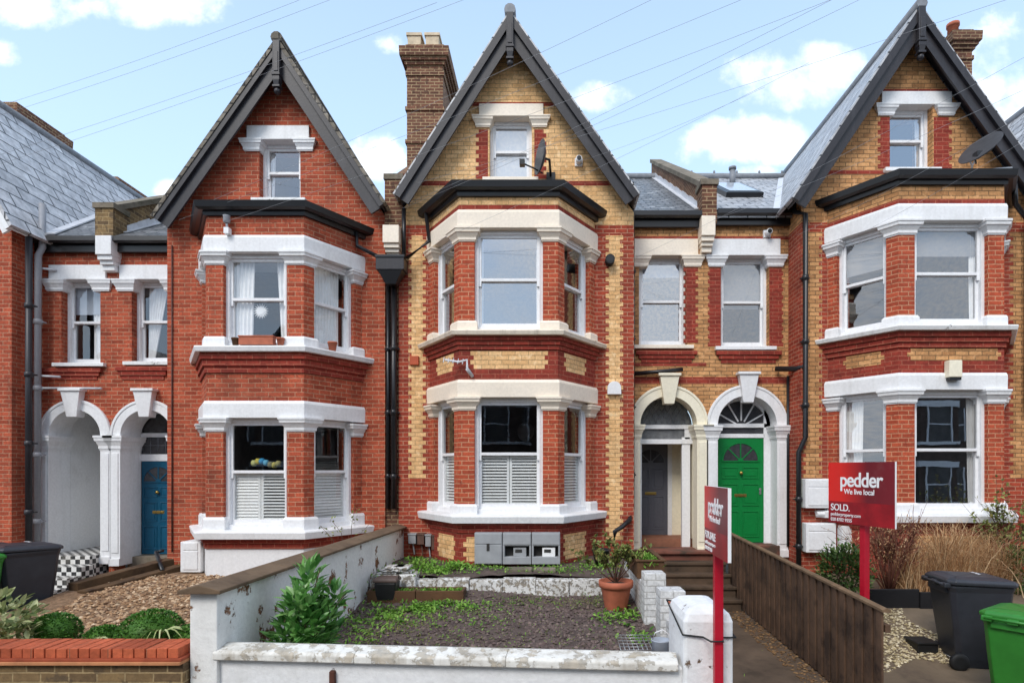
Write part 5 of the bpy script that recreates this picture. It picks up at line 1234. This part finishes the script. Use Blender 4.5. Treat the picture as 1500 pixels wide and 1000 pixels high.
for (x, y, z) in ((-2.05, -4.95, 1.6), (-2.4, -5.1, 1.1), (-1.95, -4.9, 1.25), (-2.3, -5.1, 1.4), (-1.85, -4.85, 1.35)): m.tube([(-2.28, -5.53, .6), (-2.28 + (x + 2.22) * .5, -5.53, .6 + (z - .6) * .6), (x - .06, y - .5, z)], .011, TWIG, 5, .004)
m.build('stem', t); ml.build('foliage', t)
# terracotta pot with a sparse shrub
t = thing('plant_pot', 'large terracotta pot with flared rim standing on the soil beside the path wall', 'plant pot', (.91, -2.85, .6))
m = MB(); m.lathe((.91, -2.85, .6), [(.0, .0), (.135, 0), (.15, .03), (.2, .3), (.205, .31), (.225, .315), (.235, .35), (.235, .405), (.215, .405), (.205, .36), (.0, .35)], TERRA, 30); m.build('pot', t)
m = MB(); m.lathe((.91, -2.85, .95), [(.205, 0), (.1, .02), (0, .025)], SOIL, 16); m.build('soil', t)
t = thing('shrub', 'sparse olive-leaved shrub growing from the terracotta pot', 'shrub', (.91, -2.85, .95))
m = MB(); twigs(m, (.91, -2.85, .95), 15, (.45, .3), .55, .008, TWIG, 6, OLIVE, .065, .038, 9); m.build('foliage', t)
# raised-bed black pot
POTB = plain('black_plastic_pot', (.014, .014, .015), .4, .1)
t = tag((lambda m: (m.lathe((PX(881, -1.1), -1.1, .93), [(.0, 0), (.10, 0), (.15, .24), (.165, .245), (.165, .27), (.14, .27), (.13, .2), (0, .2)], POTB, 22), m.build('plant_pot', None))[-1])(MB()), 'round black plastic pot beside the drain end of the downpipe', 'plant pot')
# food caddy
cadm = plain('brown_caddy_lid', hexc('5a4a44'), .6, .2)
t = thing('food_caddy', 'small black food waste caddy with brown lid in the corner by the side wall', 'bin', (-2.28, -2.42, .6))
m = MB(); m.loft([[(-2.3 + a * k, -2.45 + b * k * .85, z) for a, b in ((-1,-1),(1,-1),(1,1),(-1,1))] for z, k in ((.58, .12), (.92, .155))], POTB); bd_ = m.build('body', t, bevel=.02)
m = MB(); m.loft([[(-2.3 + a * k, -2.45 + b * k * .85, z) for a, b in ((-1,-1),(1,-1),(1,1),(-1,1))] for z, k in ((.92, .168), (.955, .17), (.985, .14))], cadm); m.build('lid', t, bevel=.012)
m = MB()
for s in (-1, 1): m.tube([(-2.3 + s * .165, -2.45, .93), (-2.3 + s * .16, -2.45, 1.04), (-2.3, -2.45, 1.09)], .007, POTB, 5)
m.build('handle', t)
m = MB()
for k in range(7): m.box(-2.5 + k * .045, -2.3 + k * .045 + rnd.uniform(0, .1), -2.2 + rnd.uniform(-.05, .05), -1.95, .98 + .035 * (k % 3), 1.01 + .035 * (k % 3), FLAKW)
tag(m.build('rubble', None, bevel=.006, kind='stuff'), 'small heap of broken white slabs behind the food caddy', 'rubble')
# small bucket by the path wall
t = thing('paint_tin', 'small grey tin with wire handle by the foot of the path wall', 'tin', (1.05, -5.35, .62))
m = MB(); cx_, cy_ = 1.06, -5.3; m.lathe((cx_, cy_, .72), [(0, 0), (.085, 0), (.085, .16), (.09, .165), (.09, .175), (.08, .175), (.08, .12), (0, .12)], paint('grey_tin', hexc('a8b0bc'), .4, grime=.2), 22); m.build('body', t)
m = MB(); m.tube([(cx_ - .088, cy_, .87), (cx_ - .05, cy_, .96), (cx_ + .02, cy_, .985), (cx_ + .07, cy_, .95), (cx_ + .088, cy_, .87)], .006, WHITE, 6); m.build('handle', t)
t = thing('wire_tray', 'bent wire mesh rack lying on soil behind the grey tin', 'rack', (.9, -4.75, .62))
m = MB()
for k in range(10): m.tube([(.72 + k * .045, -5.0, .70), (.72 + k * .045, -4.6, .74)], .004, STEEL, 4)
for k in range(6): m.tube([(.72, -5.0 + k * .08, .704 + k * .008), (1.12, -5.0 + k * .08, .704 + k * .008)], .004, STEEL, 4)
m.build('grid', t)
# terracotta trough on the low part of the path wall
t = thing('trough', 'narrow terracotta trough sitting on the path wall beside the gate pier', 'trough', (1.3, -5.35, .98))
m = MB(); m.loft([[(1.31 + a * k, -5.35 + b * (k + .30), z) for a, b in ((-1,-1),(1,-1),(1,1),(-1,1))] for z, k in ((.985, .07), (1.16, .10), (1.16, .115), (1.19, .115), (1.19, .09), (1.1, .085))], TERRA); m.build('pot', t, bevel=.008)
m = MB(); m.box(1.22, 1.40, -5.72, -4.98, 1.08, 1.15, SOIL); m.build('soil', t)
# slabs under the meters
t = tag((lambda m: (m.box(PX(742, -1.6), PX(779, -1.6), -1.72, -1.45, .9, .965, STONE), m.build('paving_slab', None, bevel=.01))[-1])(MB()), 'pale loose slab under the middle meter box, the left of two', 'slab', 'loose slabs below the meters')
t = tag((lambda m: (m.box(PX(782, -1.6), PX(814, -1.6), -1.68, -1.45, .9, .955, STONE), m.build('paving_slab', None, bevel=.01))[-1])(MB()), 'pale loose slab under the right-hand meter box, the right of two', 'slab', 'loose slabs below the meters')

# right-hand front garden
t = thing('shrub', 'leafy dark green shrub behind the fence below the SOLD board', 'shrub', (PX(1232, -2.6), -2.6, .5))
m = MB(); c = (PX(1236, -2.6), -2.6); leafcloud(m, (c[0], c[1], PZ(838, -2.6)), (.40, .3, .36), 1500, .065, .034, DARKL); twigs(m, (c[0] - .0, c[1], .6), 14, (.5, .3), .82, .008, TWIG, 4, DARKL, .05, .035, 5); m.build('foliage', t)
def grasstuft(m, c, n, h, spread, mat):
    for _ in range(n):
        b0 = Vector((c[0] + rnd.gauss(0, .15), c[1] + rnd.gauss(0, .13), c[2])); a = rnd.uniform(0, 6.283); hh = h * rnd.uniform(.3, 1.1); s = spread * rnd.uniform(.2, 1.1)
        dx, dy = math.cos(a) * s, math.sin(a) * s; w_ = rnd.uniform(.004, .009); pts = []
        for k in range(6):
            f = k / 5; pts.append(Vector((b0.x + dx * f ** 1.7, b0.y + dy * f ** 1.7, b0.z + hh * (f - .42 * f ** 3))))
        sd = Vector((-math.sin(a), math.cos(a), 0)) * w_; sd = Vector((w_, 0, 0)) if rnd.random() < .5 else sd; i = m.add([q for k, p in enumerate(pts) for q in (p - sd * (1 - k / 6), p + sd * (1 - k / 6))])
        for k in range(5): m.fi((i + 2*k, i + 2*k + 1, i + 2*k + 3, i + 2*k + 2), mat)
for j, (px, Y, n, h, sp, lab) in enumerate(((1330, -1.9, 380, 1.35, .7, 'straw-coloured grass clump just right of the red SOLD post'), (1392, -1.9, 800, 1.75, .95, 'tall straw-coloured grass clump under the right bay window, tallest of three'), (1450, -1.7, 600, 1.5, .9, 'straw-coloured grass clump above the charcoal bin lid, rightmost of three'))):
    t = thing('ornamental_grass', lab, 'grass clump', (PX(px, Y), Y, .6), 'dry grass clumps below the right bay'); m = MB(); grasstuft(m, (PX(px, Y), Y, .6), n, h, sp, STRAW); m.build('blades', t)
t = thing('shrub', 'bare russet twiggy shrub between the SOLD post and the dry grass', 'shrub', (PX(1300, -2.1), -2.1, .6)); m = MB(); twigs(m, (PX(1302, -2.1), -2.1, .6), 46, (.6, .4), 1.1, .009, TWIGR, 9, STRAW, .05, .018, 2); m.build('twigs', t)
t = thing('rose_bush', 'leggy rose bush with pale green leaves at the right edge of the bay sill', 'shrub', (PX(1470, -1.6), -1.6, .6)); m = MB(); twigs(m, (PX(1478, -1.6), -1.6, .6), 16, (.75, .4), 1.45, .009, TWIG, 6, OLIVE, .065, .042, 8); leafcloud(m, (PX(1492, -1.8), -1.8, .95), (.3, .3, .4), 900, .06, .034, DARKL); m.build('foliage', t)
t = thing('planting_trough', 'low black edging board along the front of the dry grass bed', 'edging', (PX(1310, -2.5), -2.5, .5))
m = MB(); m.box(PX(1262, -2.5), PX(1345, -2.5), -2.53, -2.48, .5, PZ(862, -2.5), BLACK); m.loft([[(x, y, z) for z in (.45, PZ(862, -2.5)) for x, y in ((0, 0),)] for _ in ()] , BLACK) if False else None
m.box(PX(1345, -2.5), PX(1345, -2.5) + .5, -2.55, -2.5, .5, PZ(866, -2.5), BLACK); m.build('board', t, bevel=.006)
t = tag((lambda m: (m.box(PX(1336, -3.5), PX(1366, -3.5), -3.62, -3.35, .2, .36, POTB), m.box(PX(1334, -3.5), PX(1366, -3.5), -3.64, -3.33, .36, .385, POTB), m.build('recycling_box', None, bevel=.012))[-1])(MB()), 'small flat black lidded box against the charcoal bin wheel', 'box')
# left front garden
def ball(px, py, Y, r, label, sq=.8):
    t = thing('box_ball', label, 'shrub', (PX(px, Y), Y, PZ(py, Y) - r * sq), 'clipped box balls behind the left wall')
    m = MB(); c = (PX(px, Y), Y, PZ(py, Y)); leafcloud(m, c, (r, r, r * sq), int(16000 * r), .022, .016, BOXL, .95, .1, .03); m.blob(c, (r * .86, r * .86, r * sq * .86), BOXL, 14, 9, .05); m.build('foliage', t); return t
ball(80, 925, -5.55, .20, 'clipped round box shrub beside the pale variegated bush'); ball(222, 928, -5.6, .26, 'largest clipped round box shrub, behind the pale strap leaves'); ball(288, 935, -5.65, .17, 'clipped round box shrub touching the white side wall'); ball(152, 938, -5.6, .16, 'small low box shrub at the middle of the orange-capped wall')
t = thing('shrub', 'pale variegated bush spilling over the left end of the orange-capped wall', 'shrub', (PX(5, -5.7), -5.7, .5)); m = MB()
leafcloud(m, (PX(2, -5.7), -5.75, PZ(915, -5.7)), (.36, .3, .28), 520, .085, .045, VARI, .5, .1); leafcloud(m, (PX(28, -5.7), -5.8, PZ(930, -5.7)), (.24, .2, .13), 200, .085, .045, VARI, .5, .1); m.build('foliage', t)
def strap(px, py, Y, n, L, label):
    t = thing('strap_leaf_plant', label, 'plant', (PX(px, Y), Y, PZ(py, Y)), 'strap-leaved plants along the left wall'); m = MB(); b0 = Vector((PX(px, Y), Y, PZ(py, Y)))
    for k in range(n):
        a = rnd.uniform(0, 6.283); d = Vector((math.cos(a), math.sin(a) * .6, 0)); pts = []
        for j in range(7): f = j / 6; pts.append(b0 + d * L * f * .8 + Vector((0, 0, L * (.9 * f - 1.25 * f * f))))
        sd = Vector((-d.y, d.x, .3)).normalized() * .011; i = m.add([q for j, p in enumerate(pts) for q in (p - sd * (1 - j / 7), p + sd * (1 - j / 7))])
        for j in range(6): m.fi((i+2*j, i+2*j+1, i+2*j+3, i+2*j+2), SPEAR)
    m.build('leaves', t)
strap(236, 930, -5.75, 16, .42, 'pale arching strap-leaved plant drooping over the orange coping'); strap(143, 938, -5.75, 7, .2, 'small tuft of pale strap leaves at the middle of the orange coping')
t = thing('climber', 'thin bare climbing rose stems in front of the left bay sill', 'climber', (PX(500, -.9), -.9, .75)); m = MB()
for (a, b, c_) in (((512, 850), (500, 780), (486, 762)), ((512, 850), (515, 770), (520, 742)), ((505, 850), (488, 790), (470, 770)), ((512, 850), (520, 790), (540, 768))):
    p = [P(x, y, -1.25) for x, y in (a, b, c_)]; m.tube(p, .006, TWIG, 4, .003)
    for _ in range(14): leafm(m, Vector(p[1]).lerp(Vector(p[2]), rnd.random()) + rv() * .07, rv(), Vector((0, 0, 1)) + rv(), .05, .03, OLIVE)
m.build('stem', t)

# ------------------------------------------------------------------ fixtures on the houses
GREYB = plain('grey_meter_plastic', hexc('9b9da0'), .5, .1, scale=5)
DARKB = plain('meter_recess', (.03, .028, .026), .7, .2)
def meterbox(x0, x1, z0, z1, Y, label, openz=None):
    t = thing('meter_box', label, 'meter box', ((x0 + x1) / 2, Y, z0), 'grey meter boxes under the middle bay'); m = MB(); d = .19
    if openz is None: m.box(x0, x1, Y, Y + d, z0, z1, GREYB); m.box(x0 + .012, x1 - .012, Y - .012, Y, z0 + .012, z1 - .19, GREYB); m.box(x0 + .012, x1 - .012, Y - .012, Y, z1 - .18, z1 - .012, GREYB)
    else:
        a, b = z0 + .12, z0 + .30; m.box(x0, x1, Y, Y + d, z0, a, GREYB); m.box(x0, x1, Y, Y + d, b, z1, GREYB); m.box(x0, x0 + .03, Y, Y + d, a, b, GREYB); m.box(x1 - .03, x1, Y, Y + d, a, b, GREYB); m.box(x0 + .012, x1 - .012, Y - .012, Y, b + .02, z1 - .012, GREYB)
    m.build('box', t, bevel=.006); q = MB(); cx = (x0 + x1) / 2
    if openz is None: q.box(cx - .025, cx + .02, Y - .02, Y - .011, z0 + .22, z0 + .34, DARKB); q.build('latch', t)
    else:
        q.box(x0 + .03, x1 - .03, Y + .14, Y + d - .002, a, b, DARKB); q.build('recess', t); q = MB(); q.box(cx - .06, cx + .15, Y + .03, Y + .13, a, b - .035, openz); mt = q.build('meter', t, bevel=.004)
        q = MB(); q.box(cx - .03, cx + .08, Y + .022, Y + .031, b - .11, b - .06, DARKB); q.build('display', mt)
zmb, zmt = PZ(826, -1.2), PZ(780, -1.2)
meterbox(PX(695, -1.2), PX(735.5, -1.2), zmb, zmt, -1.2, 'closed grey meter box with a dark latch, left of three')
meterbox(PX(736.5, -1.2), PX(778, -1.2), zmb, zmt, -1.2, 'open-fronted grey meter box showing a grey meter', GREYB)
meterbox(PX(779, -1.2), PX(820.5, -1.2), zmb, zmt, -1.2, 'open-fronted grey meter box showing a white meter', SGNW)
def wbox(px0, px1, py0, py1, Y, label, d=.2):
    t = thing('meter_box', label, 'meter box', (PX((px0 + px1) / 2, Y), Y, PZ(py1, Y)), 'white meter boxes'); x0, x1, z0, z1 = PX(px0, Y), PX(px1, Y), PZ(py1, Y), PZ(py0, Y)
    m = MB(); m.box(x0, x1, Y, Y + d, z0, z1, WHITE); m.build('box', t, bevel=.012); m = MB(); m.box(x0 + .05, x1 - .05, Y - .014, Y + .002, z0 + .05, z1 - .16, WHITE); m.box(x0 + .05, x1 - .05, Y - .012, Y + .002, z1 - .14, z1 - .02, WHITE); m.build('door', t, bevel=.006)
wbox(1180, 1222, 701, 744, -.2, 'white meter box just above the pale pipe, left of the SOLD board'); wbox(1181, 1225, 766, 809, -.2, 'white meter box below the SOLD board, nearest the black downpipe'); wbox(1234, 1282, 770, 814, -.35, 'white meter box partly behind the red SOLD post')
m = MB(); m.tube([P(1196, 752, -.12), P(1240, 752, -.12)], .045, WHITE, 10); tag(m.build('waste_pipe', None), 'short white pipe between the two white meter boxes', 'pipe')
wbox(264, 294, 793, 838, -.75, 'white meter cabinet at the left foot of the red house bay', .6)
def cablebox(px0, px1, py0, py1, mat, label):
    m = MB(); Y = -.16; x0, x1, z0, z1 = PX(px0, Y), PX(px1, Y), PZ(py1, Y), PZ(py0, Y); m.box(x0, x1, Y, Y + .16, z0, z1, mat); m.box(x0 - .01, x1 + .01, Y - .012, Y + .05, z1 - .03, z1, mat); m.tube([((x0 + x1) / 2, Y + .08, z0), ((x0 + x1) / 2 + .03, Y + .06, z0 - .2)], .015, mat, 6)
    tag(m.build('cable_box', None, bevel=.005), label, 'cable box', 'small cable boxes beside the middle bay')
BRB = plain('brown_box_plastic', hexc('5f463c'), .6, .2)
cablebox(598, 609, 781, 796, GREYB, 'small grey cable box nearest the side wall'); cablebox(611, 621, 781, 797, BRB, 'small brown cable box between two grey ones'); cablebox(623, 631, 782, 800, GREYB, 'slim grey cable box second from the middle bay'); cablebox(632, 641, 783, 805, BRB, 'dark brown cable box touching the middle bay base')
# alarm boxes
m = MB(); Y = -.09; xa, xb = PX(890, Y), PX(910, Y); zc = PZ(568, Y); m.slab([(xa, PZ(577, Y)), (xb, PZ(577, Y))] + arc((xa + xb) / 2, zc, (xb - xa) / 2, 12), [], Y, Y + .09, FRAME); tag(m.build('alarm_box', None, bevel=.01), 'white round-topped alarm box left of the cream doorway', 'alarm box')
t = thing('alarm_box', 'cream rectangular alarm box on the right bay lintel', 'alarm box', (PX(1400, -1.1), -1.1, PZ(555, -1.1))); m = MB(); Y = -1.16; m.box(PX(1391, Y), PX(1410, Y), Y, Y + .14, PZ(552, Y), PZ(527, Y), CREAM2); m.build('body', t, bevel=.012); m = MB(); m.box(PX(1392.5, Y), PX(1409, Y), Y + .01, Y + .12, PZ(556, Y), PZ(552, Y), BLACK); m.build('base', t)
# cameras, lamps
def camball(px, py, Y, label, mat=FRAME, k=1.0):
    t = thing('security_camera', label, 'camera', P(px, py, Y)); x, y, z = P(px, py, Y - .12); m = MB(); m.tube([(x, y - .06, z), (x, y + .1, z + .0)], .055 * k, mat, 14); m.box(x - .07 * k, x + .07 * k, y + .08, y + .13, z - .07 * k, z + .07 * k, mat); m.build('body', t)
    m = MB(); m.tube([(x, y - .075, z), (x, y - .058, z)], .04 * k, BLACK, 12); m.build('lens', t)
camball(848, 234, 0, 'small round white camera below the right slope of the yellow gable'); camball(1126, 340, .6, 'small white camera above the window over the green door')
t = thing('flood_lamp', 'grey sensor lamp hanging under the black gutter of the red bay', 'lamp', P(332, 325, -1.05)); x, y, z = P(332, 325, -1.1); m = MB(); m.lathe((x, y, z), [(.0, -.02), (.04, -.02), (.055, .0), (.055, .09), (.06, .1), (0, .1)], GREYP, 14); m.build('hood', t); m = MB(); m.tube([(x, y, z), (x + .01, y, z - .12)], .02, GREYP); m.box(x - .03, x + .05, y - .04, y + .06, z - .2, z - .1, FRAME); m.build('sensor', t)
m = MB(); x, y, z = P(893, 382, -.05); m.tube([(x, y - .12, z), (x, .05, z)], .085, RUB, 16); m.tube([(x, y - .124, z), (x, y - .12, z)], .06, BLACK, 12); tag(m.build('flue', None), 'black round flue outlet right of the middle upper bay', 'flue')
m = MB(); Y = -.05; m.box(PX(600, Y), PX(613, Y), Y, .02, PZ(534, Y), PZ(521, Y), plain('orange_box', hexc('b5522e'), .5)); tag(m.build('junction_box', None, bevel=.006), 'small orange box on the cream brick strip left of the middle bay', 'box')
m = MB(); q = [P(x, y, -1.12) for x, y in ((652, 527), (672, 530), (684, 527), (684, 538), (690, 548))]; m.tube(q, .02, LEAD, 7); m.tube([P(684, 540, -1.12), P(692, 551, -1.0)], .03, LEAD, 7)
for k in range(5): a = P(650 + k * 7, 527 + k * .6, -1.12); m.tube([(a[0], a[1] - .05, a[2] - .05), (a[0], a[1] + .05, a[2] + .05)], .008, LEAD, 5)
tag(m.build('aerial', None), 'small silver aerial on a bracket on the middle bay below the upper sill', 'aerial')
# satellite dishes
def dish(c, nrm, r, rx, label, armdir, armlen):
    t = thing('satellite_dish', label, 'satellite dish', c); c = Vector(c); n = Vector(nrm).normalized(); a = n.cross(Vector((0, 0, 1))).normalized(); b = a.cross(n)
    m = MB(); rings = []
    for f in (0.05, .35, .7, 1.0): rings.append([c + a * math.cos(th) * r * f * rx + b * math.sin(th) * r * f + n * (.09 * r / .3) * f * f for th in [6.2832 * k / 28 for k in range(28)]])
    m.loft(rings, DISH, caps=True, smooth=True); m.loft([[p - n * .012 for p in rg] for rg in rings], DISH, caps=True, smooth=True)
    m.loft([rings[-1], [p - n * .012 for p in rings[-1]]], DISH, caps=False); m.build('reflector', t)
    q = MB(); e = c + n * armlen + Vector(armdir); q.tube([c - b * r * .9, c - b * r * .75 + n * armlen * .4, e], .014, BLACK, 7); q.box(e.x - .045, e.x + .045, e.y - .06, e.y + .06, e.z - .045, e.z + .045, BLACK); q.build('arm', t)
    return t, c, n, b
DISH = plain('dark_dish', (.055, .055, .06), .5, .15)
t, c, n, b = dish(P(797, 232, -.42), (-.93, -.32, .1), .30, .9, 'dark satellite dish seen edge-on beside the yellow gable window', (0, -.06, -.22), .40)
m = MB(); m.tube([c - n * .02, c - n * .10, (c.x + .12, 0.02, c.z - .12)], .022, BLACK, 7); m.box(c.x + .04, c.x + .2, -.03, .03, c.z - .3, c.z - .05, BLACK); m.build('bracket', t)
t, c, n, b = dish(P(1440, 223, -.75), (-.72, -.32, .62), .34, 1.0, 'large dark satellite dish on a white bracket above the right bay gutter', (-.05, -.05, -.2), .16)
t2 = MB(); t2.tube([P(1419, 233, -.7), P(1424, 243, -.6), P(1421, 257, -.6)], .014, FRAME, 7); t2.tube([P(1428, 236, -.7), P(1424, 243, -.6)], .014, FRAME, 7); t2.build('bracket', t)
m = MB(); m.tube([P(1355, 257, -1.0), P(1482, 246, -.9)], .02, STEEL, 7); tag(m.build('roof_pole', None), 'thin grey pole lying on the right bay roof edge', 'pole')
# things on sills and behind panes
zs_ = rB['s1'] + .012
def sillpot(px, Y, r, h, mat, label):
    m = MB(); m.lathe((PX(px, Y), Y, zs_), [(0, 0), (r * .75, 0), (r, h * .8), (r * 1.1, h * .8), (r * 1.1, h), (r * .9, h), (r * .85, h * .8), (0, h * .8)], mat, 16); tag(m.build('plant_pot', None), label, 'plant pot', 'pots on the red house upper sill')
sillpot(345, -1.08, .06, .12, WOODB, 'small woven brown pot at the left end of the window trough'); sillpot(411, -1.08, .06, .12, TERRA, 'small terracotta pot at the right end of the window trough'); sillpot(487, -.62, .075, .15, TERRA, 'terracotta pot with a seedling on the angled sill')
m = MB(); m.box(PX(352, -1.08), PX(402, -1.08), -1.14, -1.02, zs_, zs_ + .13, TERRA); m.box(PX(351, -1.08), PX(403, -1.08), -1.15, -1.01, zs_ + .13, zs_ + .15, TERRA); tag(m.build('window_trough', None, bevel=.004), 'long terracotta trough on the red house upper sill', 'trough')
m = MB(); cx_, _, cz_ = P(383, 456, -.78)
for k in range(18): dx, dz = math.cos(k * .349), math.sin(k * .349); m.slab([(cx_ + dx * .03 - dz * .02, cz_ + dz * .03 + dx * .02), (cx_ + dx * .03 + dz * .02, cz_ + dz * .03 - dx * .02), (cx_ + dx * .135, cz_ + dz * .135)], [], -.80 + .002 * (k % 3), -.795 + .002 * (k % 3), CURT)
m.slab(arc(cx_, cz_, .06, 14, 0, 346), [], -.805, -.80, CURT); tag(m.build('paper_rosette', None), 'white paper rosette hanging behind the upper red-house window', 'decoration')
m = MB(); bl = island('patterned_cloth', [hexc('1f5f9a'), hexc('3fa0c8'), hexc('d8c840'), hexc('16365a')], .7)
for k in range(7): a = P(372 + k * 6, 678 - 3 * math.sin(k), -.6); m.blob(a, (.05, .06, .06), bl, 8, 6, .15)
tag(m.build('cloth_bundle', None), 'blue and yellow patterned bundle behind the lower red-house window', 'bundle')
m = MB(); a = P(770, 632, 1.4); m.lathe(a, [(.02, -.2), (.12, -.15), (.17, -.06), (.17, .06), (.12, .15), (.02, .2)], BLINDG, 24); m.tube([(a[0], a[1], a[2] + .2), (a[0], a[1], rC['L0'] + .1)], .006, BLACK, 4); tag(m.build('paper_lantern', None), 'round paper lamp shade hanging inside the lower middle bay', 'lamp shade')
m = MB(); Y = .86; m.box(PX(1132, Y), PX(1135.5, Y), Y, Y + .05, PZ(697, Y), PZ(678, Y), STEEL); tag(m.build('intercom', None, bevel=.003), 'slim steel intercom panel on the white reveal by the green door', 'intercom')
m = MB(); m.tube([P(229, 808, -.3), P(238, 836, -.9)], .035, BLACK, 6); m.tube([P(239, 806, -.3), P(229, 808, -.3)], .03, BLACK, 6); tag(m.build('handrail', None), 'short slanting black rail before the teal door', 'rail')

# ------------------------------------------------------------------ overhead cables
CAB = plain('grey_overhead_cable', (.32, .33, .35), .6, .05)
def cable(a, b, da, db, label, r=.0018, sag=.12, grp='overhead cables'):
    pa, pb = Vector(P(a[0], a[1], da - D)), Vector(P(b[0], b[1], db - D)); pts = []
    for k in range(13): f = k / 12; p = pa.lerp(pb, f); p.z -= sag * 4 * f * (1 - f) * .5; pts.append(p)
    m = MB(); m.tube(pts, r, CAB, 5); tag(m.build('overhead_cable', None), label, 'cable', grp)
CL = 'thin grey cable fanning across the sky and house fronts'
for a, b, da, db in (((-30, 178), (520, -14), 10.2, 8), ((-30, 164), (450, -4), 11, 8), ((-30, 236), (640, 4), 10, 7.5), ((-30, 250), (700, -8), 10, 7.5), ((283, 305), (1000, -22), 10.2, 6.5),
                     ((262, 322), (1110, -10), 10.3, 6.5), ((330, 325), (1240, -9), 9.8, 6.2), ((590, 305), (1300, -20), 10.3, 6), ((600, 297), (1230, -6), 10.3, 6.1), ((612, 268), (1510, -12), 10.4, 6), ((642, 352), (1185, 92), 9.8, 7.5), ((930, 378), (1530, 68), 11.2, 6), ((1046, 322), (1530, 118), 11, 6.2), ((1166, 345), (1530, 150), 10.7, 6.4), ((850, 236), (1120, 128), 10.8, 8.4), ((1200, 372), (1540, 182), 10.8, 7)):
    cable(a, b, da, db, CL)

# ------------------------------------------------------------------ the terrace across the street (only ever seen mirrored in the panes)
OPPB = brick('dull_brown_brick', hexc('5a4a42'), hexc('4c3e38'), hexc('6e6258'))
def opposite(x):
    t = thing('terraced_house', 'plain red brick house across the street, seen only mirrored in the window panes', 'house', (0, 0, 0), 'houses across the street')
    m = MB(); m.box(-2.7, 2.7, -6, 0, -.3, 7.0, OPPB); m.slab([(-2.7, 7.0), (2.7, 7.0), (0, 9.6)], [], -6, 0, OPPB); m.loft([[(x_, y_, z_) for x_, y_ in ((-1.6, 0), (1.6, 0), (.95, .9), (-.95, .9))] for z_ in (-.3, 6.3)], OPPB); m.build('wall', t)
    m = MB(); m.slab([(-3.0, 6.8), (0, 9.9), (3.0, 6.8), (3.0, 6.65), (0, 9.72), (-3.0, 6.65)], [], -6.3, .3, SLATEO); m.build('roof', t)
    for z in (.9, 3.9):
        for xx, w_ in ((0, .55), (-1.28, .25), (1.28, .25)):
            q = MB(); yy = .9 if xx == 0 else .45; q.box(xx - w_, xx + w_, yy - .05, yy + .03, z, z + 1.75, ROOMD); q.box(xx - w_, xx + w_, yy, yy + .06, z + .84, z + .9, FRAME); q.box(xx - w_ - .07, xx - w_, yy - .05, yy + .07, z, z + 1.75, FRAME); q.box(xx + w_, xx + w_ + .07, yy - .05, yy + .07, z, z + 1.75, FRAME); q.build('window', t)
        q = MB(); q.loft([[(x_, y_, z_) for x_, y_ in ((-1.7, 0), (1.7, 0), (1.02, 1.0), (-1.02, 1.0))] for z_ in (z + 1.75, z + 2.05)], WHITE); q.loft([[(x_, y_, z_) for x_, y_ in ((-1.7, 0), (1.7, 0), (1.02, 1.0), (-1.02, 1.0))] for z_ in (z - .14, z)], WHITE); q.build('lintel', t)
    t.location = (x, -21.5, 0); return t
o1 = opposite(-24.6)
for k in range(1, 12): dup(o1, None, (-24.6 + k * 5.5, -21.5, 0))
